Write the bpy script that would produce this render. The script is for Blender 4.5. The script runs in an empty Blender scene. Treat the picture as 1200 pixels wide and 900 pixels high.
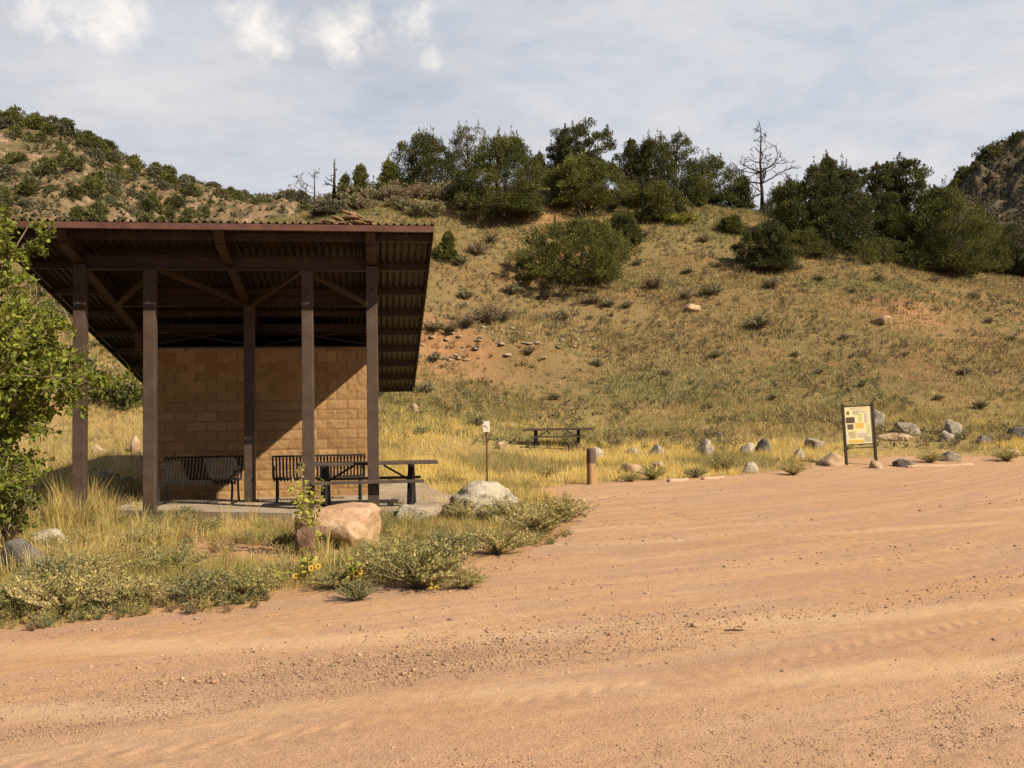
import bpy, bmesh, math, random
import numpy as np
from mathutils import Vector, Matrix

random.seed(7)
RS = np.random.RandomState(7)
R = math.radians
S = bpy.context.scene
COL = S.collection

# ------------------------------------------------------------------ camera, sky, sun, exposure
F = 1100.0; PITCH = R(2.6); ROLL = R(0.95); EYE = 1.6
_f = np.array([0, math.cos(PITCH), math.sin(PITCH)]); _r0 = np.array([1., 0, 0]); _u0 = np.cross(_r0, _f)
_r = _r0*math.cos(ROLL) - _u0*math.sin(ROLL); _u = _r0*math.sin(ROLL) + _u0*math.cos(ROLL)
cd = bpy.data.cameras.new('camera'); cam = bpy.data.objects.new('camera', cd); COL.objects.link(cam)
cam.matrix_world = Matrix(((_r[0], _u[0], -_f[0], 0), (_r[1], _u[1], -_f[1], 0), (_r[2], _u[2], -_f[2], EYE), (0, 0, 0, 1)))
cd.sensor_width = 36; cd.lens = 36*F/1200; cd.clip_start = .05; cd.clip_end = 12000
S.camera = cam

SUN_TRAVEL = Vector((-1.206, .844, -1.13)).normalized()     # sun stands behind the camera, to the right
sd = bpy.data.lights.new('sun', 'SUN'); sd.energy = 5.0; sd.angle = R(.53); sd.color = (1, .86, .61)
sun = bpy.data.objects.new('sun', sd); COL.objects.link(sun)
sun.rotation_euler = SUN_TRAVEL.to_track_quat('-Z', 'Y').to_euler()
SUN_EL = math.asin(-SUN_TRAVEL.z); SUN_ROT = math.atan2(-SUN_TRAVEL.x, -SUN_TRAVEL.y)

S.view_settings.view_transform = 'Standard'; S.view_settings.look = 'None'
S.view_settings.gamma = 1; S.view_settings.use_curve_mapping = False
S.view_settings.exposure = 0.62
S.render.engine = 'CYCLES'
S.cycles.max_bounces = 5; S.cycles.diffuse_bounces = 1; S.cycles.transparent_max_bounces = 8
S.cycles.use_denoising = True

def ray(px, py):
    return _f + _r*(px-600)/F + _u*(450-py)/F

class NT:
    """small node-tree writer"""
    def __init__(s, tree): s.t = tree; s.n = tree.nodes; s.l = tree.links
    def node(s, typ, ins=None, **props):
        nd = s.n.new(typ)
        for k, v in props.items(): setattr(nd, k, v)
        for k, v in (ins or {}).items():
            if isinstance(v, bpy.types.NodeSocket): s.l.new(v, nd.inputs[k])
            else: nd.inputs[k].default_value = v
        return nd
    def noise(s, vec, scale, detail=4, rough=.55, dist=0, w=None):
        nd = s.node('ShaderNodeTexNoise', {'Scale': scale, 'Detail': detail, 'Roughness': rough, 'Distortion': dist})
        if vec is not None: s.l.new(vec, nd.inputs['Vector'])
        return nd.outputs['Fac']
    def math(s, op, a, b=0.0, c=0.0, clamp=False):
        nd = s.node('ShaderNodeMath', {0: a, 1: b, 2: c}, operation=op); nd.use_clamp = clamp; return nd.outputs[0]
    def ramp(s, fac, stops, interp='LINEAR'):
        nd = s.node('ShaderNodeValToRGB', {'Fac': fac}); cr = nd.color_ramp; cr.interpolation = interp
        while len(cr.elements) < len(stops): cr.elements.new(.5)
        for e, (p, c) in zip(cr.elements, stops):
            e.position = p; e.color = (c, c, c, 1) if isinstance(c, (int, float)) else (*c, 1)
        return nd.outputs['Color']
    def mix(s, fac, a, b, mode='MIX'):
        nd = s.node('ShaderNodeMix', data_type='RGBA', blend_type=mode)
        for i, v in ((0, fac), (6, a), (7, b)):
            if isinstance(v, bpy.types.NodeSocket): s.l.new(v, nd.inputs[i])
            else: nd.inputs[i].default_value = (*v, 1) if isinstance(v, tuple) and len(v) == 3 else v
        return nd.outputs[2]
    def vscale(s, vec, sc):
        nd = s.node('ShaderNodeMapping'); s.l.new(vec, nd.inputs['Vector']); nd.inputs['Scale'].default_value = sc; return nd.outputs[0]

# world: daylight sky seen through a broken veil of cloud
W = bpy.data.worlds.new('World'); S.world = W; W.use_nodes = True
w = NT(W.node_tree); w.n.clear()
sky = w.node('ShaderNodeTexSky', sky_type='NISHITA'); sky.sun_disc = False
sky.sun_elevation = SUN_EL; sky.sun_rotation = SUN_ROT; sky.dust_density = .6; sky.air_density = 1.0
tc = w.node('ShaderNodeTexCoord'); sep = w.node('ShaderNodeSeparateXYZ', {0: tc.outputs['Generated']})
zz = w.math('ADD', w.math('MAXIMUM', sep.outputs[2], 0.0), .16)
cmb = w.node('ShaderNodeCombineXYZ', {0: w.math('DIVIDE', sep.outputs[0], zz), 1: w.math('DIVIDE', sep.outputs[1], zz), 2: 0.0})
pv = cmb.outputs[0]
rot = w.node('ShaderNodeMapping'); w.l.new(pv, rot.inputs['Vector']); rot.inputs['Rotation'].default_value = (0, 0, R(35)); rot.inputs['Scale'].default_value = (1.0, 1.25, 1)
n1 = w.noise(rot.outputs[0], 1.3, 8, .6, .1)
n2 = w.noise(w.vscale(pv, (1, 1, 1)), 4.2, 8, .62, .25)
veil = w.math('ADD', w.math('MULTIPLY', n1, .72), w.math('MULTIPLY', n2, .28))
side = w.math('MULTIPLY', sep.outputs[0], .22)
veil = w.math('ADD', veil, side)
ahead = w.math('MULTIPLY', w.math('ADD', sep.outputs[1], .25), 1.6, clamp=True)
low = w.math('MULTIPLY', w.math('SUBTRACT', .45, sep.outputs[2]), .42)
veil = w.math('ADD', veil, low)
vfac = w.ramp(veil, [(.30, .74), (.46, .88), (.60, .98)])
vcol = w.ramp(w.noise(rot.outputs[0], 2.3, 9, .64, .15), [(.34, (7.0, 7.9, 9.0)), (.48, (8.6, 8.9, 9.7)), (.58, (9.6, 9.5, 9.9)), (.72, (10.8, 10.4, 10.2))])
skyc = w.mix(1.0, sky.outputs[0], (.62, .60, .64), 'MULTIPLY')
vfac = w.math('MULTIPLY', vfac, ahead)
c1 = w.mix(vfac, skyc, vcol)
# small bright puffs in one part of the sky
def blob(px, py, rad):
    d = ray(px, py); d = d/np.linalg.norm(d)
    vm = w.node('ShaderNodeVectorMath', {0: tc.outputs['Generated'], 1: tuple(d)}, operation='DISTANCE')
    return w.math('SUBTRACT', 1.0, w.math('DIVIDE', vm.outputs['Value'], rad/F), clamp=True)
puff = None
for px, py, rad in ((300, 30, 50), (330, 58, 22), (392, 45, 42), (430, 25, 38), (480, 22, 42), (508, 72, 24), (60, 8, 60), (130, 12, 55)):
    b = blob(px, py, rad); puff = b if puff is None else w.math('MAXIMUM', puff, b)
pn = w.noise(tc.outputs['Generated'], 17, 9, .64, .15)
pf = w.math('MULTIPLY', w.math('SUBTRACT', w.math('ADD', w.math('MULTIPLY', puff, .55), w.math('MULTIPLY', pn, 2.0)), 1.12), 1.9, clamp=True)
pf = w.math('MULTIPLY', pf, w.math('MULTIPLY', puff, 2.2, clamp=True), clamp=True)
c2 = w.mix(w.math('MULTIPLY', pf, .75), c1, (14.6, 13.6, 12.4))
bg = w.node('ShaderNodeBackground', {'Color': c2, 'Strength': .05})
w.l.new(bg.outputs[0], w.node('ShaderNodeOutputWorld').inputs[0])

# ------------------------------------------------------------------ helpers
def tag(o, label=None, cat=None, group=None, kind=None):
    if label: o['label'] = label
    if cat: o['category'] = cat
    if group: o['group'] = group
    if kind: o['kind'] = kind
    return o

def empty(name, loc, label, cat, group=None, rz=0.0):
    o = bpy.data.objects.new(name, None); COL.objects.link(o); o.location = loc; o.rotation_euler = (0, 0, rz)
    o.empty_display_size = .2
    return tag(o, label, cat, group)

def link(name, me, m, parent=None, smooth=False):
    if m and not me.materials: me.materials.append(m)
    o = bpy.data.objects.new(name, me); COL.objects.link(o)
    if parent: o.parent = parent
    if smooth: me.polygons.foreach_set('use_smooth', [True]*len(me.polygons))
    return o

def fastmesh(name, V, quads=None, tris=None, col=None, attrs=None):
    V = np.asarray(V, dtype=np.float32); me = bpy.data.meshes.new(name)
    idx = []; starts = []; totals = []; n = 0
    for fa, k in ((quads, 4), (tris, 3)):
        if fa is None or len(fa) == 0: continue
        fa = np.asarray(fa, dtype=np.int32); idx.append(fa.ravel())
        starts.append(n + np.arange(len(fa))*k); totals.append(np.full(len(fa), k)); n += len(fa)*k
    idx = np.concatenate(idx); starts = np.concatenate(starts); totals = np.concatenate(totals)
    me.vertices.add(len(V)); me.vertices.foreach_set('co', V.ravel())
    me.loops.add(len(idx)); me.loops.foreach_set('vertex_index', idx)
    me.polygons.add(len(starts)); me.polygons.foreach_set('loop_start', starts.astype(np.int32)); me.polygons.foreach_set('loop_total', totals.astype(np.int32))
    me.update(calc_edges=True)
    if col is not None:
        a = me.attributes.new('tone', 'FLOAT_COLOR', 'POINT')
        c = np.ones((len(V), 4), dtype=np.float32); c[:, :3] = col; a.data.foreach_set('color', c.ravel())
    for k, v in (attrs or {}).items():
        a = me.attributes.new(k, 'FLOAT', 'POINT'); a.data.foreach_set('value', np.asarray(v, dtype=np.float32))
    return me

def bm_mesh(name, bm):
    me = bpy.data.meshes.new(name); bm.normal_update(); bm.to_mesh(me); bm.free(); return me

def add_box(bm, c, s, rot=None, bevel=0.0):
    """box centred at c with full sizes s, optional rotation matrix"""
    m = Matrix.Translation(c)
    if rot is not None: m = m @ rot.to_4x4()
    r = bmesh.ops.create_cube(bm, size=1.0, matrix=m @ Matrix.Diagonal((*s, 1)))
    if bevel:
        es = list({e for v in r['verts'] for e in v.link_edges})
        bmesh.ops.bevel(bm, geom=es, offset=bevel, segments=2, affect='EDGES', profile=.6)

def add_bar(bm, a, b, wd, ht, bevel=0.0, up=Vector((0, 0, 1))):
    a = Vector(a); b = Vector(b); d = b-a; L = d.length; z = d.normalized()
    x = up.cross(z)
    if x.length < 1e-4: x = Vector((1, 0, 0))
    x.normalize(); y = z.cross(x)
    rot = Matrix((x, y, z)).transposed()
    add_box(bm, (a+b)/2, (wd, ht, L), rot, bevel)

def tube_arrays(paths, sides=6):
    """paths: list of (points Nx3, radii N). one mesh worth of tapered tubes"""
    Vs = []; Q = []; n = 0
    ang = np.linspace(0, 2*np.pi, sides, endpoint=False)
    for P, rad in paths:
        P = np.asarray(P, float); rad = np.asarray(rad, float); m = len(P)
        T = np.gradient(P, axis=0); T /= np.linalg.norm(T, axis=1)[:, None]+1e-9
        ref = np.array([0, 0, 1.]) if abs(T[:, 2]).mean() < .8 else np.array([1., 0, 0])
        A = np.cross(T, ref); A /= np.linalg.norm(A, axis=1)[:, None]+1e-9; B = np.cross(T, A)
        ring = P[:, None, :] + rad[:, None, None]*(np.cos(ang)[None, :, None]*A[:, None, :] + np.sin(ang)[None, :, None]*B[:, None, :])
        Vs.append(ring.reshape(-1, 3))
        i = np.arange(m-1)[:, None]*sides; j = np.arange(sides)[None, :]; jn = (j+1) % sides
        Q.append((n + np.stack([i+j, i+jn, i+sides+jn, i+sides+j], -1)).reshape(-1, 4)); n += m*sides
    return np.concatenate(Vs), np.concatenate(Q)

def hash2(ix, iy, s):
    h = (ix*374761393 + iy*668265263 + s*1274126177) & 0xffffffff
    h = ((h ^ (h >> 13))*1274126177) & 0xffffffff
    return ((h ^ (h >> 16)) & 0xffff)/65535.0
def vnoise(x, y, s=0):
    x = np.asarray(x, float); y = np.asarray(y, float)
    ix = np.floor(x).astype(np.int64); iy = np.floor(y).astype(np.int64); fx = x-ix; fy = y-iy
    fx = fx*fx*(3-2*fx); fy = fy*fy*(3-2*fy)
    a = hash2(ix, iy, s); b = hash2(ix+1, iy, s); c = hash2(ix, iy+1, s); d = hash2(ix+1, iy+1, s)
    return (a*(1-fx)+b*fx)*(1-fy) + (c*(1-fx)+d*fx)*fy
def fbm(x, y, s=0, octv=4, gain=.5):
    t = 0; amp = 1; tot = 0
    for k in range(octv):
        t = t + amp*(vnoise(np.asarray(x)*2**k+17.3*k, np.asarray(y)*2**k-9.1*k, s+k)-.5); tot += amp; amp *= gain
    return t/tot*2            # about -1..1

def sstep(a, b, x):
    t = np.clip((np.asarray(x, float)-a)/(b-a), 0, 1); return t*t*(3-2*t)

# ------------------------------------------------------------------ terrain heights
def hor(px): return 500 - .0166*(px-600)
PX = [-900, -300, 0, 130, 260, 400, 500, 600, 720, 850, 1000, 1150, 1300, 2000]
ROWS = {   # column: (depth, height) pairs; negative second value = "ground is seen at this picture height"
 -900: [(24, .4), (34, 3), (50, 9), (70, 15), (90, 18), (130, 16)],
 -300: [(20, .3), (28, 1.4), (34, 3), (42, 6.5), (50, 10), (65, 15), (75, 16.5), (100, 14)],
 0:    [(18, .15), (24, .5), (28, 1.3), (33, 2.6), (40, 5.2), (50, 9.6), (62, 14.3), (75, 15), (100, 12)],
 130:  [(18, .15), (24, .45), (28, 1.2), (33, 2.6), (40, 5.4), (50, 10), (62, 14.3), (75, 15), (100, 12)],
 260:  [(18, .15), (24, .4), (30, 1.4), (36, 3), (45, 7.5), (55, 12.3), (64, 15.0), (78, 15.2), (100, 12)],
 400:  [(18, .12), (26, .3), (32, .9), (38, 2), (45, 5.5), (52, 9.9), (60, 15.0), (66, 18.0), (74, 18.8), (100, 14)],
 500:  [(18, .1), (27, .2), (33, .7), (38, 1.9), (43, 3.4), (46, 4.6), (48, 6.4), (55, 10.2), (62, 16.2), (69, 21.3), (76, 22.3), (100, 17)],
 600:  [(18, 0), (28, .2), (34, .55), (38, 1.0), (42, 2.2), (47, 4.4), (50, 5.9), (60, 10.6), (68, 16.6), (76, 21.8), (84, 23.6), (110, 20)],
 720:  [(22, 0), (30, .2), (36, .6), (41, 1.5), (46, 3.4), (52, 6.1), (60, 10.6), (68, 15.8), (76, 20.8), (84, 23.2), (110, 20)],
 850:  [(25, 0), (31, .3), (37, .9), (43, 2.2), (50, 5.0), (57, 9.9), (65, 14.6), (74, 19.4), (84, 22.4), (110, 20)],
 1000: [(29, 0), (34, .4), (39, 1.3), (44, 2.8), (50, 5), (57, 8.7), (65, 12.5), (75, 16.4), (86, 17.8), (110, 15)],
 1150: [(31, 0), (35, .5), (40, 1.6), (45, 3.1), (52, 5.9), (60, 9.0), (70, 12.2), (80, 14.2), (90, 14.6), (120, 12)],
 1300: [(31, 0), (35, .5), (40, 1.6), (46, 3.2), (54, 5.7), (64, 8.5), (75, 11.2), (88, 12.8), (120, 10.5)],
 2000: [(31, 0), (36, .5), (42, 1.6), (50, 3.8), (60, 6), (75, 8.5), (90, 10), (130, 9)],
}
_gl = np.linspace(math.log(8), math.log(4000), 520); _gy = np.exp(_gl); _gq = np.linspace((-900-600)/F, (2000-600)/F, 400)
_cols = []
for px in PX:
    rw = sorted([(8, 0), (14, 0.0 if px > 560 else .08)] + [(d, h) for d, h in ROWS[px]] + [(260, 4), (4000, 0)])
    _cols.append(np.interp(_gy, [a for a, b in rw], [b for a, b in rw]))
_cols = np.array(_cols); _qs = (np.array(PX)-600)/F
_G = np.array([np.interp(_gq, _qs, _cols[:, i]) for i in range(len(_gy))])      # [y, q]
def _blur(G, ax, sg):
    k = np.exp(-.5*(np.arange(-3*sg, 3*sg+1)/sg)**2); k /= k.sum()
    return np.apply_along_axis(lambda v: np.convolve(np.pad(v, 3*sg, mode='edge'), k, 'valid'), ax, G)
_G = _blur(_blur(_G, 0, 4), 1, 12)
def base_h(x, y):
    x = np.asarray(x, float); y = np.asarray(y, float)
    ys = np.maximum(y, 8.0); q = np.clip(x/ys, _gq[0], _gq[-1])
    fi = np.clip((np.log(ys)-_gl[0])/(_gl[1]-_gl[0]), 0, len(_gl)-1.001); fj = (q-_gq[0])/(_gq[1]-_gq[0]); fj = np.clip(fj, 0, len(_gq)-1.001)
    i = fi.astype(int); j = fj.astype(int); a = fi-i; b = fj-j
    return (_G[i, j]*(1-b)+_G[i, j+1]*b)*(1-a) + (_G[i+1, j]*(1-b)+_G[i+1, j+1]*b)*a

# dirt road outline on the ground, metres
def gpt(px, py):
    d = ray(px, py); t = (0-EYE)/d[2]; return (d[0]*t, d[1]*t)
_edge = [(-160, 760), (-60, 742), (0, 733), (60, 738), (120, 728), (190, 716), (260, 722), (330, 704), (400, 700), (440, 690), (520, 690), (556, 668), (575, 655), (610, 655), (640, 640), (668, 622),
         (684, 606), (672, 594), (650, 586), (636, 578), (665, 573), (700, 570), (760, 567), (800, 565), (860, 561), (900, 558), (960, 551), (1010, 548), (1060, 546), (1200, 544)]
ROAD = [(-60, 6.5), (-14, 7.0)] + [gpt(*p) for p in _edge] + [(30, 30.5), (60, 30), (60, -30), (-60, -30)]
def in_poly(x, y, poly):
    x = np.asarray(x, float); y = np.asarray(y, float); c = np.zeros(x.shape, bool); n = len(poly)
    for i in range(n):
        x1, y1 = poly[i]; x2, y2 = poly[(i+1) % n]
        if y1 == y2: continue
        hit = ((y1 > y) != (y2 > y)) & (x < (x2-x1)*(y-y1)/(y2-y1)+x1); c ^= hit
    return c
def edge_dist(x, y, poly):
    x = np.asarray(x, float); y = np.asarray(y, float); D = np.full(x.shape, 1e9)
    for i in range(len(poly)):
        a = np.array(poly[i]); b = np.array(poly[(i+1) % len(poly)]); ab = b-a; L = ab@ab+1e-9
        t = np.clip(((x-a[0])*ab[0]+(y-a[1])*ab[1])/L, 0, 1)
        D = np.minimum(D, np.hypot(x-a[0]-t*ab[0], y-a[1]-t*ab[1]))
    return D
def road_sd(x, y):                     # >0 inside the road
    d = edge_dist(x, y, ROAD); return np.where(in_poly(x, y, ROAD), d, -d)

def T(x, y):
    """ground height"""
    x = np.asarray(x, float); y = np.asarray(y, float); h = base_h(x, y)
    amp = sstep(30, 60, y); far = sstep(8, 14, y)
    h = h + far*(.035*fbm(x*.6, y*.6, 3) + amp*(.38*fbm(x*.11, y*.11, 5, 3) + .22*fbm(x*.45, y*.45, 8, 4)))
    h = h + (1-sstep(14, 40, y))*(.016*fbm(x*.4, y*.6, 21, 2) + .004*fbm(x*3, y*4, 22, 3))
    # orange cut bank above the picnic table meadow
    px = 600+F*x/np.maximum(y, 1)
    bank = sstep(440, 500, px)*(1-sstep(640, 720, px))*(y > 40)*(y < 56)
    h = h + bank*.9*(sstep(46.0, 47.6, y+.9*fbm(x*.35, y*.1, 31))-sstep(47.6, 55, y))
    return h
def Z(x, y): return float(T(np.array([x]), np.array([y]))[0])
def at(px, py, Y, z=None):
    """world point on the sight line of a picture position at depth Y (height from the ray or given)"""
    d = ray(px, py); t = Y/d[1]; return (d[0]*t, Y, EYE+d[2]*t if z is None else z)
def ground_at(px, Y, py=500, sink=0.0):
    x, y, _ = at(px, py, Y); return (x, y, Z(x, y)-sink)
def seat_on_ground(px, py, lo=4., hi=400.):
    """where the sight line of a picture position first meets the ground"""
    d = ray(px, py); t = np.exp(np.linspace(math.log(lo), math.log(hi), 1500)); X = d[0]*t; Y = d[1]*t; H = EYE+d[2]*t
    below = H < T(X, Y); i = int(np.argmax(below)) if below.any() else 0
    if not below.any(): i = int(np.argmin(H-T(X, Y)))
    return (float(X[i]), float(Y[i]), float(T(X[i:i+1], Y[i:i+1])[0]))

# shelter frame
SA = R(7.8); SU = np.array([math.cos(SA), math.sin(SA)]); SV = np.array([-math.sin(SA), math.cos(SA)])
def uv(u, v): p = u*SU+v*SV; return (float(p[0]), float(p[1]))
def to_uv(x, y): return x*SU[0]+y*SU[1], x*SV[0]+y*SV[1]
SLAB = [(-4.85, 17.5), (-3.9, 17.05), (-2.7, 16.35), (-1.5, 15.75), (-.6, 15.85), (.5, 15.95), (1.25, 16.5), (1.45, 18.0), (1.2, 19.8), (.9, 24.6), (-5.0, 24.6)]
SLABXY = [uv(*p) for p in SLAB]

# ------------------------------------------------------------------ materials
MATS = {}
def mat(name):
    m = bpy.data.materials.new(name); m.use_nodes = True; t = NT(m.node_tree); t.n.clear()
    out = t.node('ShaderNodeOutputMaterial'); MATS[name] = m
    return m, t, out
def principled(t, out, col, rough, bump=None, bstr=.3, bdist=.01, metal=0, spec=.3):
    p = t.node('ShaderNodeBsdfPrincipled', {'Base Color': col if isinstance(col, bpy.types.NodeSocket) else (*col, 1), 'Roughness': rough, 'Metallic': metal, 'Specular IOR Level': spec})
    if bump is not None:
        b = t.node('ShaderNodeBump', {'Height': bump, 'Strength': bstr, 'Distance': bdist}); t.l.new(b.outputs[0], p.inputs['Normal'])
    t.l.new(p.outputs[0], out.inputs[0]); return p
def obj_co(t): return t.node('ShaderNodeTexCoord').outputs['Object']
def geo_co(t): return t.node('ShaderNodeNewGeometry').outputs['Position']

def m_soil():
    m, t, o = mat('hillside_soil'); c = geo_co(t)
    a = t.noise(c, .18, 5, .6); b = t.noise(c, 1.3, 6, .65); d = t.noise(c, 14, 5, .7)
    base = t.ramp(a, [(.38, (.225, .13, .066)), (.50, (.235, .155, .08)), (.64, (.20, .15, .08))])
    base = t.mix(t.math('MULTIPLY', t.ramp(b, [(.45, 0.), (.62, 1.)]), .55), base, (.14, .11, .055))
    base = t.mix(.55, base, t.ramp(d, [(.3, (.30, .25, .2)), (.5, (.8, .78, .74)), (.72, (1.2, 1.15, 1.05))]), 'MULTIPLY')
    at_ = lambda n: t.node('ShaderNodeAttribute', attribute_name=n).outputs['Fac']
    base = t.mix(at_('red'), base, t.ramp(b, [(.35, (.25, .125, .065)), (.6, (.34, .19, .10))]))
    at_ = lambda n: t.node('ShaderNodeAttribute', attribute_name=n).outputs['Fac']
    base = t.mix(t.math('MULTIPLY', at_('litter'), .8), base, t.ramp(d, [(.3, (.26, .19, .08)), (.6, (.50, .37, .15))]))
    base = t.mix(t.math('MULTIPLY', at_('olive'), .75), base, t.ramp(d, [(.3, (.12, .10, .045)), (.6, (.25, .195, .09))]))
    base = t.mix(at_('nearroad'), base, t.ramp(d, [(.3, (.30, .175, .10)), (.6, (.44, .265, .15))]))
    vor = t.node('ShaderNodeTexVoronoi', {'Scale': 5.5}); t.l.new(c, vor.inputs['Vector'])
    stone = t.math('MULTIPLY', t.ramp(vor.outputs['Distance'], [(.12, 1.), (.2, 0.)]), t.ramp(t.noise(c, .7, 3), [(.5, 0.), (.6, 1.)]))
    base = t.mix(stone, base, (.36, .27, .2))
    h = t.math('ADD', t.math('MULTIPLY', d, .5), t.math('ADD', b, t.math('MULTIPLY', stone, .4)))
    principled(t, o, base, .95, h, .7, .08, spec=.1); return m
def m_road():
    m, t, o = mat('packed_red_dirt'); c = geo_co(t)
    tr = t.node('ShaderNodeAttribute', attribute_name='track').outputs['Fac']; al = t.node('ShaderNodeAttribute', attribute_name='along').outputs['Fac']
    tv = t.node('ShaderNodeCombineXYZ', {0: t.math('MULTIPLY', tr, 1.9), 1: t.math('MULTIPLY', al, .16), 2: 0.0}).outputs[0]
    tv2 = t.node('ShaderNodeCombineXYZ', {0: t.math('MULTIPLY', tr, 9.0), 1: t.math('MULTIPLY', al, .5), 2: 3.0}).outputs[0]
    a = t.noise(tv, 1.0, 4, .55, .6); a2 = t.noise(tv2, 1.0, 4, .6, .4); big = t.noise(c, .35, 4, .55)
    base = t.ramp(a, [(.34, (.415, .25, .155)), (.47, (.44, .275, .17)), (.60, (.475, .315, .205)), (.72, (.43, .265, .165))])
    base = t.mix(.25, base, t.ramp(a2, [(.32, (.36, .205, .115)), (.62, (.50, .325, .195))]))
    base = t.mix(t.ramp(big, [(.42, 0.), (.62, .45)]), base, (.45, .255, .135))
    fine = t.noise(c, 55, 5, .75); mid = t.noise(c, 9, 5, .65)
    base = t.mix(.55, base, t.ramp(fine, [(.3, (.45, .42, .42)), (.5, (.95, .94, .92)), (.7, (1.3, 1.27, 1.2))]), 'MULTIPLY')
    base = t.mix(.4, base, t.ramp(mid, [(.35, (.75, .72, .7)), (.6, (1.08, 1.07, 1.05))]), 'MULTIPLY')
    grav = t.ramp(t.math('ADD', t.noise(tv, 1.7, 3, .5, .4), t.math('MULTIPLY', t.noise(c, 1.1, 4), .5)), [(.66, 0.), (.88, 1.)])
    near = t.math('MULTIPLY', t.math('SUBTRACT', 7.2, t.node('ShaderNodeSeparateXYZ', {0: t.node('ShaderNodeNewGeometry').outputs['Position']}).outputs[1]), .32, clamp=True)
    grav = t.math('MAXIMUM', grav, t.math('MULTIPLY', near, t.ramp(t.noise(tv, 2.2, 4, .6, .5), [(.38, .25), (.6, 1.)])))
    base = t.mix(t.math('MULTIPLY', grav, .5), base, (.36, .225, .165))
    v1 = t.node('ShaderNodeTexVoronoi', {'Scale': 62.}); t.l.new(c, v1.inputs['Vector'])
    v2 = t.node('ShaderNodeTexVoronoi', {'Scale': 24.}); t.l.new(c, v2.inputs['Vector'])
    peb = t.math('MULTIPLY', t.ramp(v1.outputs['Distance'], [(.18, 1.), (.34, 0.)]), t.math('ADD', t.math('MULTIPLY', grav, .85), .12))
    peb2 = t.math('MULTIPLY', t.ramp(v2.outputs['Distance'], [(.08, 1.), (.14, 0.)]), t.math('ADD', t.math('MULTIPLY', grav, .7), .1))
    pc = t.mix(.6, t.mix(.5, v1.outputs['Color'], (.35, .2, .17)), (.36, .22, .17))
    base = t.mix(t.math('MULTIPLY', peb, .7), base, pc); base = t.mix(t.math('MULTIPLY', peb2, .7), base, (.35, .22, .17))
    h = t.math('ADD', t.math('ADD', t.math('MULTIPLY', fine, .35), t.math('MULTIPLY', mid, 1.1)), t.math('ADD', t.math('MULTIPLY', peb, .7), t.math('ADD', t.math('MULTIPLY', peb2, 1.2), t.math('MULTIPLY', a2, .6))))
    sp = t.node('ShaderNodeSeparateXYZ', {0: c}); wob = t.math('MULTIPLY', t.math('SUBTRACT', t.noise(c, .5, 3), .5), .22); worn = t.ramp(t.noise(c, .55, 4, .6), [(.42, 0.), (.58, 1.)])
    for (cx_, cy_, R_, wd, tread, amt) in ((9, 17, 7.8, .14, 60, .55), (9, 17, 6.25, .14, 60, .5), (-4, 40, 33., .30, 0, .6), (-4, 40, 34.6, .26, 0, .6), (-9, 26, 22.5, .16, 260, .3), (-9, 26, 24.1, .16, 260, .3), (-3, 44, 30., .3, 0, .5), (-3, 44, 31.6, .26, 0, .5), (14, 22, 14.0, .15, 120, .45), (14, 22, 12.4, .15, 120, .45)):
        dx = t.math('SUBTRACT', sp.outputs[0], float(cx_)); dy = t.math('SUBTRACT', sp.outputs[1], float(cy_)); rr_ = t.math('ADD', t.math('SQRT', t.math('ADD', t.math('MULTIPLY', dx, dx), t.math('MULTIPLY', dy, dy))), wob)
        off_ = t.math('ABSOLUTE', t.math('SUBTRACT', rr_, R_)); mk = t.math('MULTIPLY', t.math('SUBTRACT', 1.0, t.math('DIVIDE', off_, wd), clamp=True), worn)
        mk = t.math('MULTIPLY', mk, 2.0, clamp=True)
        if tread:
            an = t.math('ARCTAN2', dx, dy); wv = t.math('SINE', t.math('ADD', t.math('MULTIPLY', an, tread*3.2), t.math('MULTIPLY', off_, 30.))); mk2 = t.math('MULTIPLY', mk, t.math('ADD', .5, t.math('MULTIPLY', wv, .5)))
            h = t.math('SUBTRACT', h, t.math('MULTIPLY', mk2, 2.6*amt)); base = t.mix(t.math('MULTIPLY', mk2, .22*amt), base, (.27, .15, .085))
        else: base = t.mix(t.math('MULTIPLY', mk, .7*amt), base, (.56, .39, .25))
        h = t.math('SUBTRACT', h, t.math('MULTIPLY', mk, .9*amt))
    principled(t, o, base, .93, h, .8, .012, spec=.15); return m
def m_leaf(name, trans=.35, rough=.6, vary=.0, gain=1.0):
    m, t, o = mat(name)
    c = t.node('ShaderNodeAttribute', attribute_name='tone').outputs['Color']
    if gain != 1.0: c = t.mix(1.0, c, (gain, gain, gain), 'MULTIPLY')
    d = t.node('ShaderNodeBsdfPrincipled', {'Base Color': c, 'Roughness': rough, 'Specular IOR Level': .2})
    tr = t.node('ShaderNodeBsdfTranslucent', {'Color': c}); mx = t.node('ShaderNodeMixShader', {0: trans})
    t.l.new(d.outputs[0], mx.inputs[1]); t.l.new(tr.outputs[0], mx.inputs[2]); t.l.new(mx.outputs[0], o.inputs[0]); return m
def m_metal(name, col, rough=.55, wear=.25):
    m, t, o = mat(name); c = obj_co(t); n = t.noise(c, 3.5, 6, .6); n2 = t.noise(t.vscale(c, (30, 30, 2.0)), 1.0, 4)
    k = tuple(x*.72 for x in col); k2 = tuple(min(1, x*1.25+.01) for x in col)
    b = t.ramp(n, [(.35, k), (.5, col), (.68, k2)]); b = t.mix(wear, b, t.ramp(n2, [(.3, k), (.7, k2)]))
    principled(t, o, b, rough, t.noise(c, 60, 3), .08, .003, spec=.35); return m
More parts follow.
